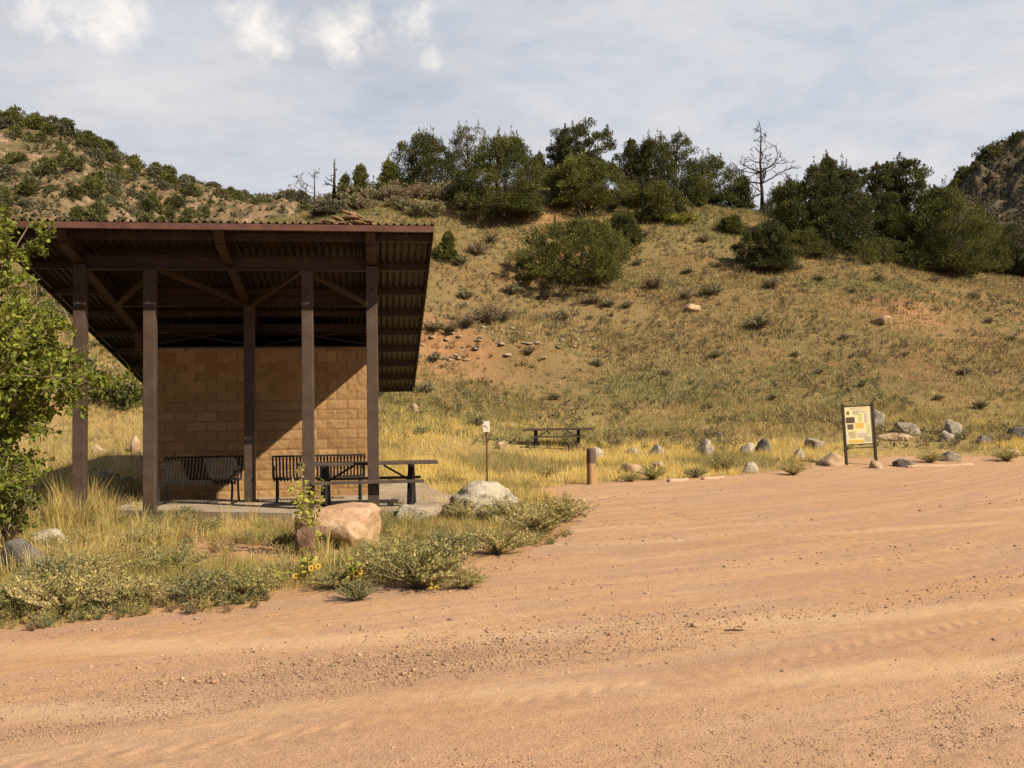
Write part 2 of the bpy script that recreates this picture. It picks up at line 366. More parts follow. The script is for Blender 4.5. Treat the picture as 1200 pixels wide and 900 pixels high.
def m_rock(name, c1, c2, c3, sc=3.0, lichen=None):
    m, t, o = mat(name); c = obj_co(t); a = t.noise(c, sc, 7, .65, .3); b = t.noise(c, sc*6, 6, .7)
    base = t.ramp(a, [(.35, c1), (.5, c2), (.66, c3)]); base = t.mix(.5, base, t.ramp(b, [(.3, (.5, .48, .45)), (.55, (1, 1, 1)), (.75, (1.25, 1.22, 1.2))]), 'MULTIPLY')
    if lichen: base = t.mix(t.ramp(t.noise(c, sc*2.2, 5, .7), [(.58, 0.), (.64, .8)]), base, lichen)
    crack = t.node('ShaderNodeTexVoronoi', {'Scale': sc*1.1}, feature='DISTANCE_TO_EDGE'); t.l.new(c, crack.inputs['Vector'])
    ck = t.ramp(crack.outputs['Distance'], [(0., 0.), (.035, 1.)])
    h = t.math('ADD', t.math('MULTIPLY', a, 1.4), t.math('ADD', t.math('MULTIPLY', b, .5), t.math('MULTIPLY', ck, .04)))
    principled(t, o, base, .9, h, .8, .05, spec=.2); return m
def m_wood(name, col, sc=1.0):
    m, t, o = mat(name); c = obj_co(t); a = t.noise(t.vscale(c, (14*sc, 14*sc, 1.2*sc)), 1.5, 6, .65, .3)
    b = t.ramp(a, [(.3, tuple(x*.55 for x in col)), (.5, col), (.7, tuple(min(1, x*1.3) for x in col))])
    principled(t, o, b, .9, a, .6, .01, spec=.15); return m

M_SOIL = m_soil(); M_ROAD = m_road()
M_GRASS = m_leaf('dry_grass', .45); M_WEED = m_leaf('weed_foliage', .3); M_CON = m_leaf('conifer_foliage', .22, .85); M_LEAF = m_leaf('broad_leaves', .42, .45); M_SAGE = m_leaf('sage_foliage', .2)
M_BARK = m_wood('bark', (.10, .072, .055)); M_DEAD = m_wood('weathered_dead_wood', (.05, .036, .03)); M_STUMP = m_wood('stump_wood', (.30, .19, .10)); M_LOG = m_wood('pale_log_wood', (.42, .31, .22)); M_TWIG = m_wood('twig_bark', (.30, .24, .16))
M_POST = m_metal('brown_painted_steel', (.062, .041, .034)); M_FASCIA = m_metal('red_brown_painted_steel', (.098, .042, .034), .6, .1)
M_DECK = m_metal('weathered_brown_deck', (.018, .010, .006)); M_BEAM = m_metal('shade_darkened_beam', (.040, .022, .017)); M_BLACK = m_metal('black_coated_steel', (.010, .0095, .010), .6); M_DARKTOP = m_metal('dark_brown_table_boards', (.075, .055, .048), .6)  # beams: same paint as the frame, darkened with the shade under the roof
M_ROCK_PINK = m_rock('pink_sandstone', (.38, .235, .15), (.47, .31, .21), (.54, .39, .28), 2.2, (.26, .14, .09))
M_ROCK_WHITE = m_rock('pale_grey_granite', (.24, .21, .18), (.40, .35, .29), (.56, .49, .41), 3.2, (.13, .11, .09))
M_ROCK_GREY = m_rock('grey_granite', (.17, .15, .13), (.30, .265, .22), (.44, .39, .33), 4.0, (.14, .14, .1))
M_ROCK_DARK = m_rock('dark_slate_rock', (.07, .065, .065), (.13, .12, .115), (.22, .19, .17), 4.0)
M_BOULDER_SHADE = m_rock('boulder_shade_brown', (.08, .045, .03), (.15, .09, .06), (.24, .15, .10), 4.0)  # boulder's shaded side as a dark brown colour
M_ROCK_TAN = m_rock('tan_sandstone', (.30, .19, .12), (.42, .30, .2), (.50, .38, .27), 4.0)
M_CLIFF = m_rock('brown_layered_rock', (.08, .05, .035), (.22, .135, .085), (.34, .22, .14), 1.5)

# ------------------------------------------------------------------ ground, road
th = np.concatenate([np.linspace(-180, -42, 70, endpoint=False), np.linspace(-42, 42, 640, endpoint=False), np.linspace(42, 180, 70, endpoint=False)])
rr = np.concatenate([np.exp(np.linspace(math.log(.4), math.log(3.4), 14, endpoint=False)), np.exp(np.linspace(math.log(3.4), math.log(110), 400, endpoint=False)), np.exp(np.linspace(math.log(110), math.log(4200), 60))])
NT_, NR_ = len(th), len(rr)
TH, RR = np.meshgrid(np.radians(th), rr); GX = np.sin(TH)*RR; GY = np.cos(TH)*RR; GZ = T(GX, GY)
u_, v_ = to_uv(GX, GY); GZ = np.where(in_poly(GX, GY, SLABXY), np.minimum(GZ, .08), GZ)
Vg = np.stack([GX, GY, GZ], -1).reshape(-1, 3); cen = len(Vg); Vg = np.vstack([Vg, [0, 0, 0]])
i = np.arange(NR_-1)[:, None]*NT_; j = np.arange(NT_)[None, :]; jn = (j+1) % NT_
Qg = np.stack([i+j, i+NT_+j, i+NT_+jn, i+jn], -1).reshape(-1, 4)[:, ::-1]
Tg = np.stack([np.full(NT_, cen), np.arange(NT_), (np.arange(NT_)+1) % NT_], -1)
_px = 600+F*Vg[:, 0]/np.maximum(Vg[:, 1], 1)
lit = np.clip((1-sstep(38, 46, Vg[:, 1]))*(.75+.6*fbm(Vg[:, 0]*.3, Vg[:, 1]*.3, 201, 3)), 0, 1)*sstep(-.1, .5, -road_sd(Vg[:, 0], Vg[:, 1])+.25*fbm(Vg[:, 0]*1.5, Vg[:, 1]*1.5, 202, 3))
lit = np.where(Vg[:, 1] > 18, lit, lit*.55)
oliv = np.clip(.15+.9*sstep(8, 20, Vg[:, 2])*(.6+.9*fbm(Vg[:, 0]*.12, Vg[:, 1]*.2, 203, 4))+.4*fbm(Vg[:, 0]*.1, Vg[:, 1]*.15, 204, 3), 0, 1)  # olive grows uphill: cloud shade on the upper slope put into the colour
def patch(px, yy, wx, wy): return np.exp(-((_px-px)/wx)**2-((Vg[:, 1]-yy)/wy)**2)
red = patch(535, 46.9, 60, .9)*1.0+patch(600, 48.5, 60, 1.4)*.5+patch(645, 68, 28, 12)+patch(500, 44, 60, 4)*.6+patch(700, 66, 40, 5)*.6+patch(1065, 57, 60, 4)*.8+patch(1130, 54, 90, 4)*.6+patch(830, 40, 90, 2)*.7+patch(960, 39, 60, 2)*.6+patch(120, 33, 80, 5)*.6
red = np.clip(red*1.2+1.1*fbm(Vg[:, 0]*.25, Vg[:, 1]*.4, 205, 4)-.25, 0, 1)*(Vg[:, 1] > 28)*.85
nr_ = 1-sstep(.05, .55, -road_sd(Vg[:, 0], Vg[:, 1])+.3*fbm(Vg[:, 0]*2, Vg[:, 1]*2, 206, 3))
_g = lambda px, yy, a, b: np.exp(-((_px-px)/a)**2-((Vg[:, 1]-yy)/b)**2)
nr_ = np.maximum(nr_, (Vg[:, 1] < 24)*np.clip(1.6*fbm(Vg[:, 0]*.8, Vg[:, 1]*.8, 207, 3)+.35+1.5*_g(285, 11.6, 70, 1.3)+1.2*_g(545, 11, 50, 1.1), 0, 1))
oliv = oliv*(1-np.clip(red*1.3, 0, 1)); lit = lit*(1-.7*np.clip(red, 0, 1))
me = fastmesh('ground', Vg, Qg, Tg, attrs={'litter': lit, 'olive': oliv, 'red': red, 'nearroad': nr_}); tag(link('ground', me, M_SOIL, smooth=True), kind='structure')
# road sheet: same grid, a few mm above, with its own ruts
rsel = rr < 75; cx = (GX[:-1, :]+GX[1:, :])/2; cy = (GY[:-1, :]+GY[1:, :])/2
cell = (road_sd(cx, cy) + .16*fbm(cx*2.2, cy*2.2, 41, 4) > 0) & ((rr[:-1] < 75)[:, None])
Qr = Qg.reshape(NR_-1, NT_, 4)[cell]
used = np.unique(Qr); remap = -np.ones(len(Vg), int)
cmask = True
Vr = Vg[used].copy(); remap[used] = np.arange(len(used)); Qr = remap[Qr]
Tr = Tg[np.all(remap[Tg] >= 0, 1)]
if cell[0].all(): Vr = np.vstack([Vr, Vg[cen]]); Tr = np.stack([np.full(NT_, len(Vr)-1), remap[np.arange(NT_)], remap[(np.arange(NT_)+1) % NT_]], -1)
X, Y = Vr[:, 0], Vr[:, 1]
track = Y-(.42*X+.028*X*X*np.sign(X)); sdr = np.clip(road_sd(X, Y), 0, 2)
rut = .010*fbm(track*.9, X*.10, 51, 2)+.0015*fbm(track*6, X*.35, 52, 3)+.004*fbm(X*9, Y*9, 53, 3)
Vr[:, 2] += .006+sstep(0, .6, sdr)*(rut+.012)
me = fastmesh('dirt_road', Vr, Qr, Tr, attrs={'track': track, 'along': X})
tag(link('dirt_road', me, M_ROAD, smooth=True), kind='structure')

# pebbles and gravel on the road: nobody could count them
def pebbles(n, ylo, yhi, slo, shi, seed, mask=None):
    rs = np.random.RandomState(seed)
    y = ylo*(yhi/ylo)**rs.rand(n); q = rs.uniform(-.62, .62, n); x = q*y
    tr = y-(.42*x+.028*x*x*np.sign(x))
    keep = (road_sd(x, y) > .05) & (rs.rand(n) < np.clip(.30+np.clip((6.0-y)*.35, 0, .6)+1.4*fbm(tr*1.2, x*.25, 61, 3)+.3*fbm(x*.9, y*.9, 62, 3), .05, 1))
    x = x[keep]; y = y[keep]; n = len(x); s = slo+(shi-slo)*rs.rand(n)**3.5
    base = np.array([[1, 0, 0], [0, 1, 0], [-1, 0, 0], [0, -1, 0], [0, 0, 1], [0, 0, -1.], [.6, .6, .55], [-.6, .6, .5], [-.6, -.6, .55], [.6, -.6, .5]])
    tri = np.array([[0, 6, 4], [6, 1, 4], [1, 7, 4], [7, 2, 4], [2, 8, 4], [8, 3, 4], [3, 9, 4], [9, 0, 4], [0, 5, 1], [1, 5, 2], [2, 5, 3], [3, 5, 0], [0, 1, 6], [1, 2, 7], [2, 3, 8], [3, 0, 9]])
    P = base[None]*(.75+.5*rs.rand(n, 10, 1))*s[:, None, None]*np.array([1, 1, .62])*rs.uniform(.7, 1.25, (n, 1, 3))
    a = rs.rand(n)*6.28; ca, sa = np.cos(a)[:, None], np.sin(a)[:, None]; Px = P[..., 0]*ca-P[..., 1]*sa; Py = P[..., 0]*sa+P[..., 1]*ca
    V = np.stack([Px+x[:, None], Py+y[:, None], P[..., 2]+(T(x, y)+.016+.2*s)[:, None]], -1).reshape(-1, 3)
    tr = (tri[None]+np.arange(n)[:, None, None]*10).reshape(-1, 3)
    pal = np.array([(.33, .2, .14), (.42, .27, .18), (.30, .19, .14), (.44, .32, .23), (.28, .19, .15), (.36, .2, .13)])
    c = pal[rs.randint(0, 6, n)]*rs.uniform(.8, 1.15, (n, 1))
    return V, tr, np.repeat(c, 10, 0)
m_, t_, o_ = mat('gravel_stone'); principled(t_, o_, t_.node('ShaderNodeAttribute', attribute_name='tone').outputs['Color'], .9, spec=.2); M_GRAVEL = m_
parts = [pebbles(130000, 3.5, 6.8, .0022, .007, 5), pebbles(50000, 6, 14, .003, .009, 6), pebbles(15000, 3.6, 8, .003, .011, 1), pebbles(9000, 6, 16, .005, .02, 2), pebbles(2600, 10, 31, .006, .03, 3), pebbles(160, 7, 28, .015, .035, 4)]
off = 0; VV = []; TT = []; CC = []
for a, b, c in parts: VV.append(a); TT.append(b+off); CC.append(c); off += len(a)
me = fastmesh('gravel', np.vstack(VV), None, np.vstack(TT), np.vstack(CC)); tag(link('gravel', me, M_GRAVEL), kind='stuff')

# ------------------------------------------------------------------ far hills (their own relief, behind the near slope)
def ridge_hill(name, pts, y0, yr, y1, seed, nx, ny, mt, rough, crag=0.):
    px = np.linspace(pts[0][0], pts[-1][0], nx); top = np.interp(px, [p[0] for p in pts], [p[1] for p in pts])
    top = np.convolve(np.pad(top, 6, mode='edge'), np.ones(13)/13, 'valid')
    ys = np.concatenate([np.linspace(y0, yr, int(ny*.75), endpoint=False), np.linspace(yr, y1, ny-int(ny*.75))])
    PXX, YY = np.meshgrid(px, ys); XX = (PXX-600)/F*YY
    zr = EYE+yr*(hor(px)-top)/F
    t = np.clip((YY-y0)/(yr-y0), 0, 1); back = np.clip((YY-yr)/(y1-yr), 0, 1)
    ZZ = (zr[None]+3)*(t**.9)*(1-back**1.3)-3*(1-t)
    ZZ = ZZ+rough*(fbm(XX*.02, YY*.02, seed, 4)*6+np.abs(fbm(XX*.07, YY*.07, seed+5, 4))*4+fbm(XX*.3, YY*.3, seed+9, 3)*1.1)*np.clip(t*2, 0, 1)*(1-.75*sstep(.8, 1, t))
    rk = sstep(.12, .3, fbm(XX*.045, YY*.045, seed+21, 4)+.25*crag); ZZ = ZZ+rk*(1.2+1.4*crag)*np.abs(fbm(XX*.22, YY*.22, seed+23, 4))*2*np.clip(t*2, 0, 1)
    V = np.stack([XX, YY, ZZ], -1).reshape(-1, 3); i = np.arange(ny-1)[:, None]*nx; j = np.arange(nx-1)[None]
    Q = np.stack([i+j, i+j+1, i+nx+j+1, i+nx+j], -1).reshape(-1, 4)
    tag(link(name, fastmesh(name, V, Q), mt, smooth=False), kind='structure')
    def h(pxq, yq):
        a = (pxq-px[0])/(px[1]-px[0]); b = np.interp(yq, ys, np.arange(ny)); return ZZ[int(round(b)), int(np.clip(round(a), 0, nx-1))]
    return h, (lambda q: np.interp(q, px, top))
def m_hill(name, soil1, soil2, rock1, rock2, amt):
    m, t, o = mat(name); c = geo_co(t); a = t.noise(c, .05, 6, .6); r_ = t.noise(c, .11, 8, .7, .4); s_ = t.noise(c, .9, 6, .7)
    b = t.ramp(a, [(.4, soil1), (.6, soil2)]); rk = t.ramp(t.noise(c, .7, 7, .7), [(.35, rock1), (.62, rock2)])
    b = t.mix(t.ramp(r_, [(amt, 0.), (amt+.07, 1.)]), b, rk); b = t.mix(.7, b, t.ramp(s_, [(.3, (.45, .45, .42)), (.55, (1, 1, 1)), (.75, (1.2, 1.15, 1.1))]), 'MULTIPLY')
    # low scrub
    b = t.mix(t.ramp(t.noise(c, .35, 6, .75), [(.50, 0.), (.56, .9)]), b, (.10, .092, .05))
    principled(t, o, b, .95, t.math('ADD', s_, t.math('MULTIPLY', r_, 3)), .9, .8, spec=.1); return m
M_HILL = m_hill('scrubby_hillside', (.25, .165, .10), (.19, .15, .085), (.24, .15, .10), (.44, .32, .24), .49)
M_HILL2 = m_hill('rocky_hillside', (.11, .085, .06), (.09, .075, .055), (.07, .06, .055), (.26, .19, .155), .45)  # hill's shadow put into these darker soil and rock colours
HILL_PTS = [(-700, 66), (-300, 96), (-60, 134), (0, 146), (60, 157), (105, 172), (150, 198), (200, 220), (250, 232), (300, 246), (318, 240), (335, 236), (352, 242), (375, 262), (420, 300), (470, 330), (560, 360)]
hill_h, hill_top = ridge_hill('far_hill', HILL_PTS, 95, 215, 330, 101, 640, 300, M_HILL, 1.0, .0)
rocky_h, _rt = ridge_hill('rocky_hill', [(1040, 300), (1095, 262), (1122, 222), (1138, 204), (1152, 200), (1166, 186), (1185, 178), (1200, 170), (1300, 120), (1500, 70), (1900, 60)], 180, 330, 480, 131, 420, 220, M_HILL2, 1.6, 1.0)

# ------------------------------------------------------------------ picnic shelter
SH = empty('picnic_shelter', (*uv(0, 0), 0), 'open picnic shelter with slanted corrugated metal roof on brown steel posts', 'shelter', rz=SA)
def roof_z(v): return 4.93-.2*(v-15.4)             # underside of the deck
def bmo(name, bm, m, parent=None, smooth=False): return link(name, bm_mesh(name, bm), m, parent, smooth)
# deck: trapezoidal ribs running down the slope
UL, UR, V0, V1 = -6.12, .83, 15.4, 26.45
us = []; hs = []; per = .125; k = UL
while k < UR-.02:
    for f_, h_ in ((0, 0), (.30, 0), (.42, .032), (.62, .032), (.74, 0)): us.append(k+f_*per); hs.append(h_)
    k += per
us.append(UR); hs.append(0); us = np.array(us); hs = np.array(hs); vs = np.linspace(V0-.02, V1, 12)
n_ = len(us)
def deck(dz): return np.array([[u, v, roof_z(v)+h+dz] for v in vs for u, h in zip(us, hs)])
V = np.vstack([deck(.004), deck(.0)]); i = np.arange(len(vs)-1)[:, None]*n_; j = np.arange(n_-1)[None]
Q = np.stack([i+j, i+j+1, i+n_+j+1, i+n_+j], -1).reshape(-1, 4); off = len(vs)*n_
rim = []
for a in range(n_-1): rim.append([a+1, a, off+a, off+a+1]); b = (len(vs)-1)*n_+a; rim.append([b, b+1, off+b+1, off+b])
for a in range(len(vs)-1): b = a*n_; rim.append([b, b+n_, off+b+n_, off+b]); b = a*n_+n_-1; rim.append([b+n_, b, off+b, off+b+n_])
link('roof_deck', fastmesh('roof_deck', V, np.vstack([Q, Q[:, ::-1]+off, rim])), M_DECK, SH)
bm = bmesh.new(); add_box(bm, ((UL+UR)/2, V0-.03, roof_z(V0)-.055), (UR-UL+.02, .012, .10)); add_box(bm, ((UL+UR)/2, V0+.004, roof_z(V0)-.10), (UR-UL, .06, .008)); bmo('fascia', bm, M_FASCIA, SH)
for k, uu in enumerate((UL-.012, UR+.012)):
    bm = bmesh.new(); add_bar(bm, (uu, V0-.02, roof_z(V0)-.05), (uu, V1, roof_z(V1)-.05), .012, .15); bmo('edge_trim', bm, M_POST, SH)
for k in range(9):
    v = 15.75+k*1.32; z = roof_z(v)
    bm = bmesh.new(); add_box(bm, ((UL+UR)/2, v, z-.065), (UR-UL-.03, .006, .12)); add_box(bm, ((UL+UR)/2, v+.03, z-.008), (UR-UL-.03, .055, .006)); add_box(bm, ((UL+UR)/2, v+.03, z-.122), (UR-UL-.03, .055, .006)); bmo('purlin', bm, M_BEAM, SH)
def ibeam(bm, a, b, h, wd, t=.012, up=Vector((0, 0, 1))):
    a = Vector(a); b = Vector(b); d = (b-a).normalized(); x = up.cross(d).normalized(); y = d.cross(x)
    if y.z < 0: y = -y
    add_bar(bm, a-y*(h/2), b-y*(h/2), t*.8, h-2*t-.002)
    add_bar(bm, a-y*(t/2), b-y*(t/2), wd, t); add_bar(bm, a-y*(h-t/2), b-y*(h-t/2), wd, t)
for uu in (-5.02, -2.6, -.19):
    bm = bmesh.new()
    ibeam(bm, (uu, 15.62, roof_z(15.62)-.004), (uu, 26.2, roof_z(26.2)-.004), .27, .16)
    # tapered nose plate reaching up to the eave
    zz0 = roof_z(15.42)-.01; pr = [(15.42, zz0-.09), (15.62, roof_z(15.62)-.275), (15.62, roof_z(15.62)-.006), (15.42, zz0)]
    fs = []
    for s in (-1, 1):
        vsn = [bm.verts.new((uu+s*.007, a, b)) for a, b in pr]; fs.append(vsn); bm.faces.new(vsn if s > 0 else vsn[::-1])
    for q in range(4): bm.faces.new((fs[0][q], fs[0][(q+1) % 4], fs[1][(q+1) % 4], fs[1][q]))
    add_bar(bm, (uu, 15.44, zz0-.1), (uu, 15.62, roof_z(15.62)-.28), .16, .01)
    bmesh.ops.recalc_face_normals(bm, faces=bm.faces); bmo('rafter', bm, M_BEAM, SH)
def post(u, v, ztop, zbot=.02, s=.195):
    bm = bmesh.new(); add_box(bm, (0, 0, (ztop+zbot)/2), (s, s, ztop-zbot), bevel=.012); me = bm_mesh('post', bm); o = link('post', me, M_POST, SH); o.location = (u, v, 0)
    bm = bmesh.new(); add_box(bm, (0, 0, zbot+.14), (s+.13, s+.13, .02), bevel=.003)
    for a in (-1, 1):
        for b in (-1, 1): bmesh.ops.create_cone(bm, cap_ends=True, segments=6, radius1=.014, radius2=.014, depth=.05, matrix=Matrix.Translation((a*(s/2+.035), b*(s/2+.035), zbot+.165)))
    bmo('base_plate', bm, M_POST, o)
    bm = bmesh.new(); bmesh.ops.create_cone(bm, cap_ends=True, segments=8, radius1=.016, radius2=.014, depth=.012, matrix=Matrix.Translation((0, -s/2-.006, ztop-.42)) @ Matrix.Rotation(R(90), 4, 'X')); bmo('bolt', bm, M_BLACK, o)
post(-5.02, 16.5, roof_z(16.5)-.275); post(-.19, 16.5, roof_z(16.5)-.275)
post(-3.9, 16.5, 4.36, .1); post(-1.29, 16.5, 4.36); post(-2.55, 18.55, roof_z(18.55)-.275, .1)
for a, b in ((-5.01, -2.61), (-2.59, -.2)):
    for v, zt in ((16.5, 4.60), (18.55, 4.18), (20.3, 3.85)):
        bm = bmesh.new(); ibeam(bm, (a, v, zt), (b, v, zt), .24 if v < 18 else .18, .14); bmo('cross_beam', bm, M_BEAM, SH)
for a, b in (((-3.85, 16.6, 4.42), (-2.62, 18.45, 4.02)), ((-1.34, 16.6, 4.42), (-2.5, 18.45, 4.02)), ((-3.85, 16.62, 4.38), (-4.98, 18.5, 4.0)), ((-1.34, 16.62, 4.38), (-.22, 18.5, 4.0))):
    bm = bmesh.new(); add_bar(bm, a, b, .075, .075); bmo('diagonal_brace', bm, M_BEAM, SH)
for a, b in (((-4.9, 20.2, 3.75), (-2.7, 20.2, 3.4)), ((-4.9, 20.22, 3.4), (-2.7, 20.22, 3.75)), ((-2.5, 20.2, 3.75), (-.3, 20.2, 3.4)), ((-2.5, 20.22, 3.4), (-.3, 20.22, 3.75))):
    bm = bmesh.new(); add_bar(bm, a, b, .03, .03); bmo('tie_rod', bm, M_BEAM, SH)
for uu in (-5.02, -.19):
    for v in (20.3,): bm = bmesh.new(); add_box(bm, (uu, v, (roof_z(v)-.28+3.31)/2), (.14, .14, roof_z(v)-.28-3.31)); bmo('stub_post', bm, M_POST, SH)

# block building below the back of the roof
BL = empty('block_building', (*uv(0, 0), 0), 'tan split-face block building standing below the back of the shelter roof', 'building', rz=SA)
m, t, o = mat('split_face_block'); c = obj_co(t)
br = t.node('ShaderNodeAttribute', attribute_name='blk').outputs['Fac']
base = t.ramp(br, [(.0, (.25, .145, .07)), (.5, (.31, .19, .095)), (1., (.37, .235, .125))])
base = t.mix(.6, base, t.ramp(t.noise(c, 30, 6, .7), [(.3, (.6, .56, .52)), (.5, (1, 1, 1)), (.72, (1.22, 1.2, 1.15))]), 'MULTIPLY')
base = t.mix(t.ramp(t.noise(c, 1.6, 4), [(.5, 0.), (.75, .4)]), base, (.24, .14, .08))
principled(t, o, base, .95, t.noise(c, 45, 5, .7), .6, .01, spec=.1); M_BLOCK = m
def block_face(p0, du, L, H, nrm, seed):
    """rough block face: grid with sunk joints; p0 lower corner, du unit direction"""
    nu = int(L/.025); nh = int(H/.025); a = np.linspace(0, L, nu+1); b = np.linspace(0, H, nh+1); A, B = np.meshgrid(a, b)
    row = np.floor(B/.2+1e-6); sh = (row % 2)*.2; col = np.floor((A+sh)/.4); fu = ((A+sh) % .4); fb = B % .2
    joint = (np.minimum(fu, .4-fu) < .010) | (np.minimum(fb, .2-fb) < .010)
    d = .014*fbm(A*14, B*14, seed, 3)+.010*(vnoise(col*3.3, row*5.1, seed+3)-.5)+.012
    d = np.where(joint, -.004, d); edge = (A < 1e-6) | (A > L-1e-6) | (B < 1e-6) | (B > H-1e-6); d = np.where(edge, 0, d)
    P = np.array(p0)+A[..., None]*np.array(du)+B[..., None]*np.array([0, 0, 1.])+d[..., None]*np.array(nrm)
    i = np.arange(nh)[:, None]*(nu+1); j = np.arange(nu)[None]; Q = np.stack([i+j, i+j+1, i+nu+2+j, i+nu+1+j], -1).reshape(-1, 4)
    blk = vnoise(col*7.7+.5, row*3.1+.5, seed+8); blk = np.where(joint, 0, blk)
    return P.reshape(-1, 3), Q, blk.ravel()
u0, u1, v0, v1, zb, zt = -4.55, -.33, 19.6, 23.0, .2, 3.29
fc = [block_face((u0, v0, zb), (1, 0, 0), u1-u0, zt-zb, (0, -1, 0), 1), block_face((u1, v0, zb), (0, 1, 0), v1-v0, zt-zb, (1, 0, 0), 2),
      block_face((u1, v1, zb), (-1, 0, 0), u1-u0, zt-zb, (0, 1, 0), 3), block_face((u0, v1, zb), (0, -1, 0), v1-v0, zt-zb, (-1, 0, 0), 4)]
off = 0; VV = []; QQ = []; BB = []
for a, b, c_ in fc: VV.append(a); QQ.append(b+off); BB.append(c_); off += len(a)
link('wall', fastmesh('wall', np.vstack(VV), np.vstack(QQ), attrs={'blk': np.concatenate(BB)}), M_BLOCK, BL)
bm = bmesh.new(); add_box(bm, ((u0+u1)/2, (v0+v1)/2, zt+.012), (u1-u0-.01, v1-v0-.01, .03)); bmo('wall_cap', bm, M_POST, BL)

# concrete slab
m, t, o = mat('worn_concrete'); c = geo_co(t)
base = t.ramp(t.noise(c, 1.2, 6, .6), [(.35, (.27, .21, .16)), (.6, (.38, .31, .25))]); base = t.mix(.4, base, t.ramp(t.noise(c, 40, 4, .7), [(.3, (.75, .73, .7)), (.7, (1.1, 1.1, 1.08))]), 'MULTIPLY')
principled(t, o, base, .9, t.noise(c, 30, 4), .3, .01); M_CONC = m
bm = bmesh.new(); tv = [bm.verts.new((x, y, .25)) for x, y in SLABXY]; bv = [bm.verts.new((x, y, .0)) for x, y in SLABXY]
bm.faces.new(tv); bm.faces.new(bv[::-1])
for k in range(len(tv)): bm.faces.new((tv[k-1], tv[k], bv[k], bv[k-1])[::-1])
bmesh.ops.recalc_face_normals(bm, faces=bm.faces); tag(bmo('concrete_slab', bm, M_CONC), kind='structure')

# ------------------------------------------------------------------ furniture
def picnic_table(loc, rz, label, L=2.44, top=M_DARKTOP, thick=.05):
    t = empty('picnic_table', loc, label, 'picnic table', rz=rz)
    bm = bmesh.new()
    for k in range(3): add_box(bm, (0, (k-1)*.25, .745-(thick-.045)/2), (L, .235, thick), bevel=.008)
    bmo('tabletop', bm, top, t)
    for s in (-1, 1):
        bm = bmesh.new(); add_box(bm, (0, s*.66, .44), (L*.74 if False else L*.78, .25, .045), bevel=.008); bmo('bench_seat', bm, top, t)
    for s in (-1, 1):
        x = s*L*.31; bm = bmesh.new()
        add_bar(bm, (x-.03, -.12, .0), (x, -.07, .72), .10, .07, .006); add_bar(bm, (x+.03, .12, .0), (x, .07, .72), .10, .07, .006)
        add_box(bm, (x, 0, .012), (.09, .42, .02)); bmo('leg', bm, M_BLACK, t)
        bm = bmesh.new(); add_bar(bm, (x, -.78, .395), (x, .78, .395), .06, .055); add_bar(bm, (x, -.37, .705), (x, .37, .705), .06, .04); bmo('bench_arm', bm, M_BLACK, t)
        bm = bmesh.new(); add_bar(bm, (x*.96, 0, .43), (x*.35, 0, .70), .035, .035); bmo('brace', bm, M_BLACK, t)
    return t
x, y = uv(-.28, 17.0); picnic_table((x, y, .25), SA, 'black steel picnic table on the slab beside the right shelter posts')
x, y, z = at(653, 520, 35.5); z = Z(x, y); picnic_table((x, y, z-.05), R(-1.5), 'dark brown picnic table standing alone in the yellow grass meadow', L=2.6, thick=.09)

def strap_bench(loc, rz, label, L=1.5):
    """park bench made of bent flat steel straps"""
    t = empty('park_bench', loc, label, 'bench', 'black strap benches on the shelter slab', rz)
    prof = [(-.30, .36), (-.30, .42), (-.24, .455), (-.05, .44), (.12, .43), (.20, .47), (.25, .60), (.31, .78), (.345, .86), (.375, .88), (.395, .85)]
    n = int(L/.062); bm = bmesh.new(); VV = []; QQ = []; off = 0
    for k in range(n+1):
        x = -L/2+k*L/n
        for q in range(len(prof)-1):
            a = Vector((x, *prof[q])); b = Vector((x, *prof[q+1])); add_bar(bm, a, b, .034, .007, up=Vector((1, 0, 0)) if False else Vector((0, 0, 1)) if abs(b.y-a.y) > abs(b.z-a.z) else Vector((0, 1, 0)))
    bmo('strap_seat', bm, M_BLACK, t)
    for s in (-1, 1):
        V, Q = tube_arrays([([(s*L*.46, -.32, 0), (s*L*.46, -.28, .2), (s*L*.46, -.26, .42)], [.022]*3), ([(s*L*.46, .30, 0), (s*L*.46, .24, .2), (s*L*.46, .2, .44)], [.022]*3), ([(s*L*.46, -.30, .02), (s*L*.46, 0, .02), (s*L*.46, .3, .02)], [.018]*3)], 8)
        link('leg', fastmesh('leg', V, Q), M_BLACK, t, True)
        V, Q = tube_arrays([([(s*L*.5, -.28, .44), (s*L*.5, -.30, .60), (s*L*.5, -.22, .66), (s*L*.5, .05, .665), (s*L*.5, .26, .65)], [.017]*5)], 8)
        link('armrest', fastmesh('armrest', V, Q), M_BLACK, t, True)
    V, Q = tube_arrays([([(-L/2, .385, .865), (0, .385, .865), (L/2, .385, .865)], [.016]*3), ([(-L/2, -.285, .40), (0, -.285, .40), (L/2, -.285, .40)], [.016]*3), ([(-L/2, .18, .44), (0, .18, .44), (L/2, .18, .44)], [.016]*3)], 8)
    link('rail', fastmesh('rail', V, Q), M_BLACK, t, True)
    return t
x, y = uv(-3.45, 18.35); strap_bench((x, y, .25), SA+R(-4), 'black strap bench in deep shade facing out, at the left end of the block wall', 1.45)
x, y = uv(-1.25, 18.5); strap_bench((x, y, .25), SA+R(184), 'black strap bench turned to the sunlit block wall, behind the picnic table', 1.7)

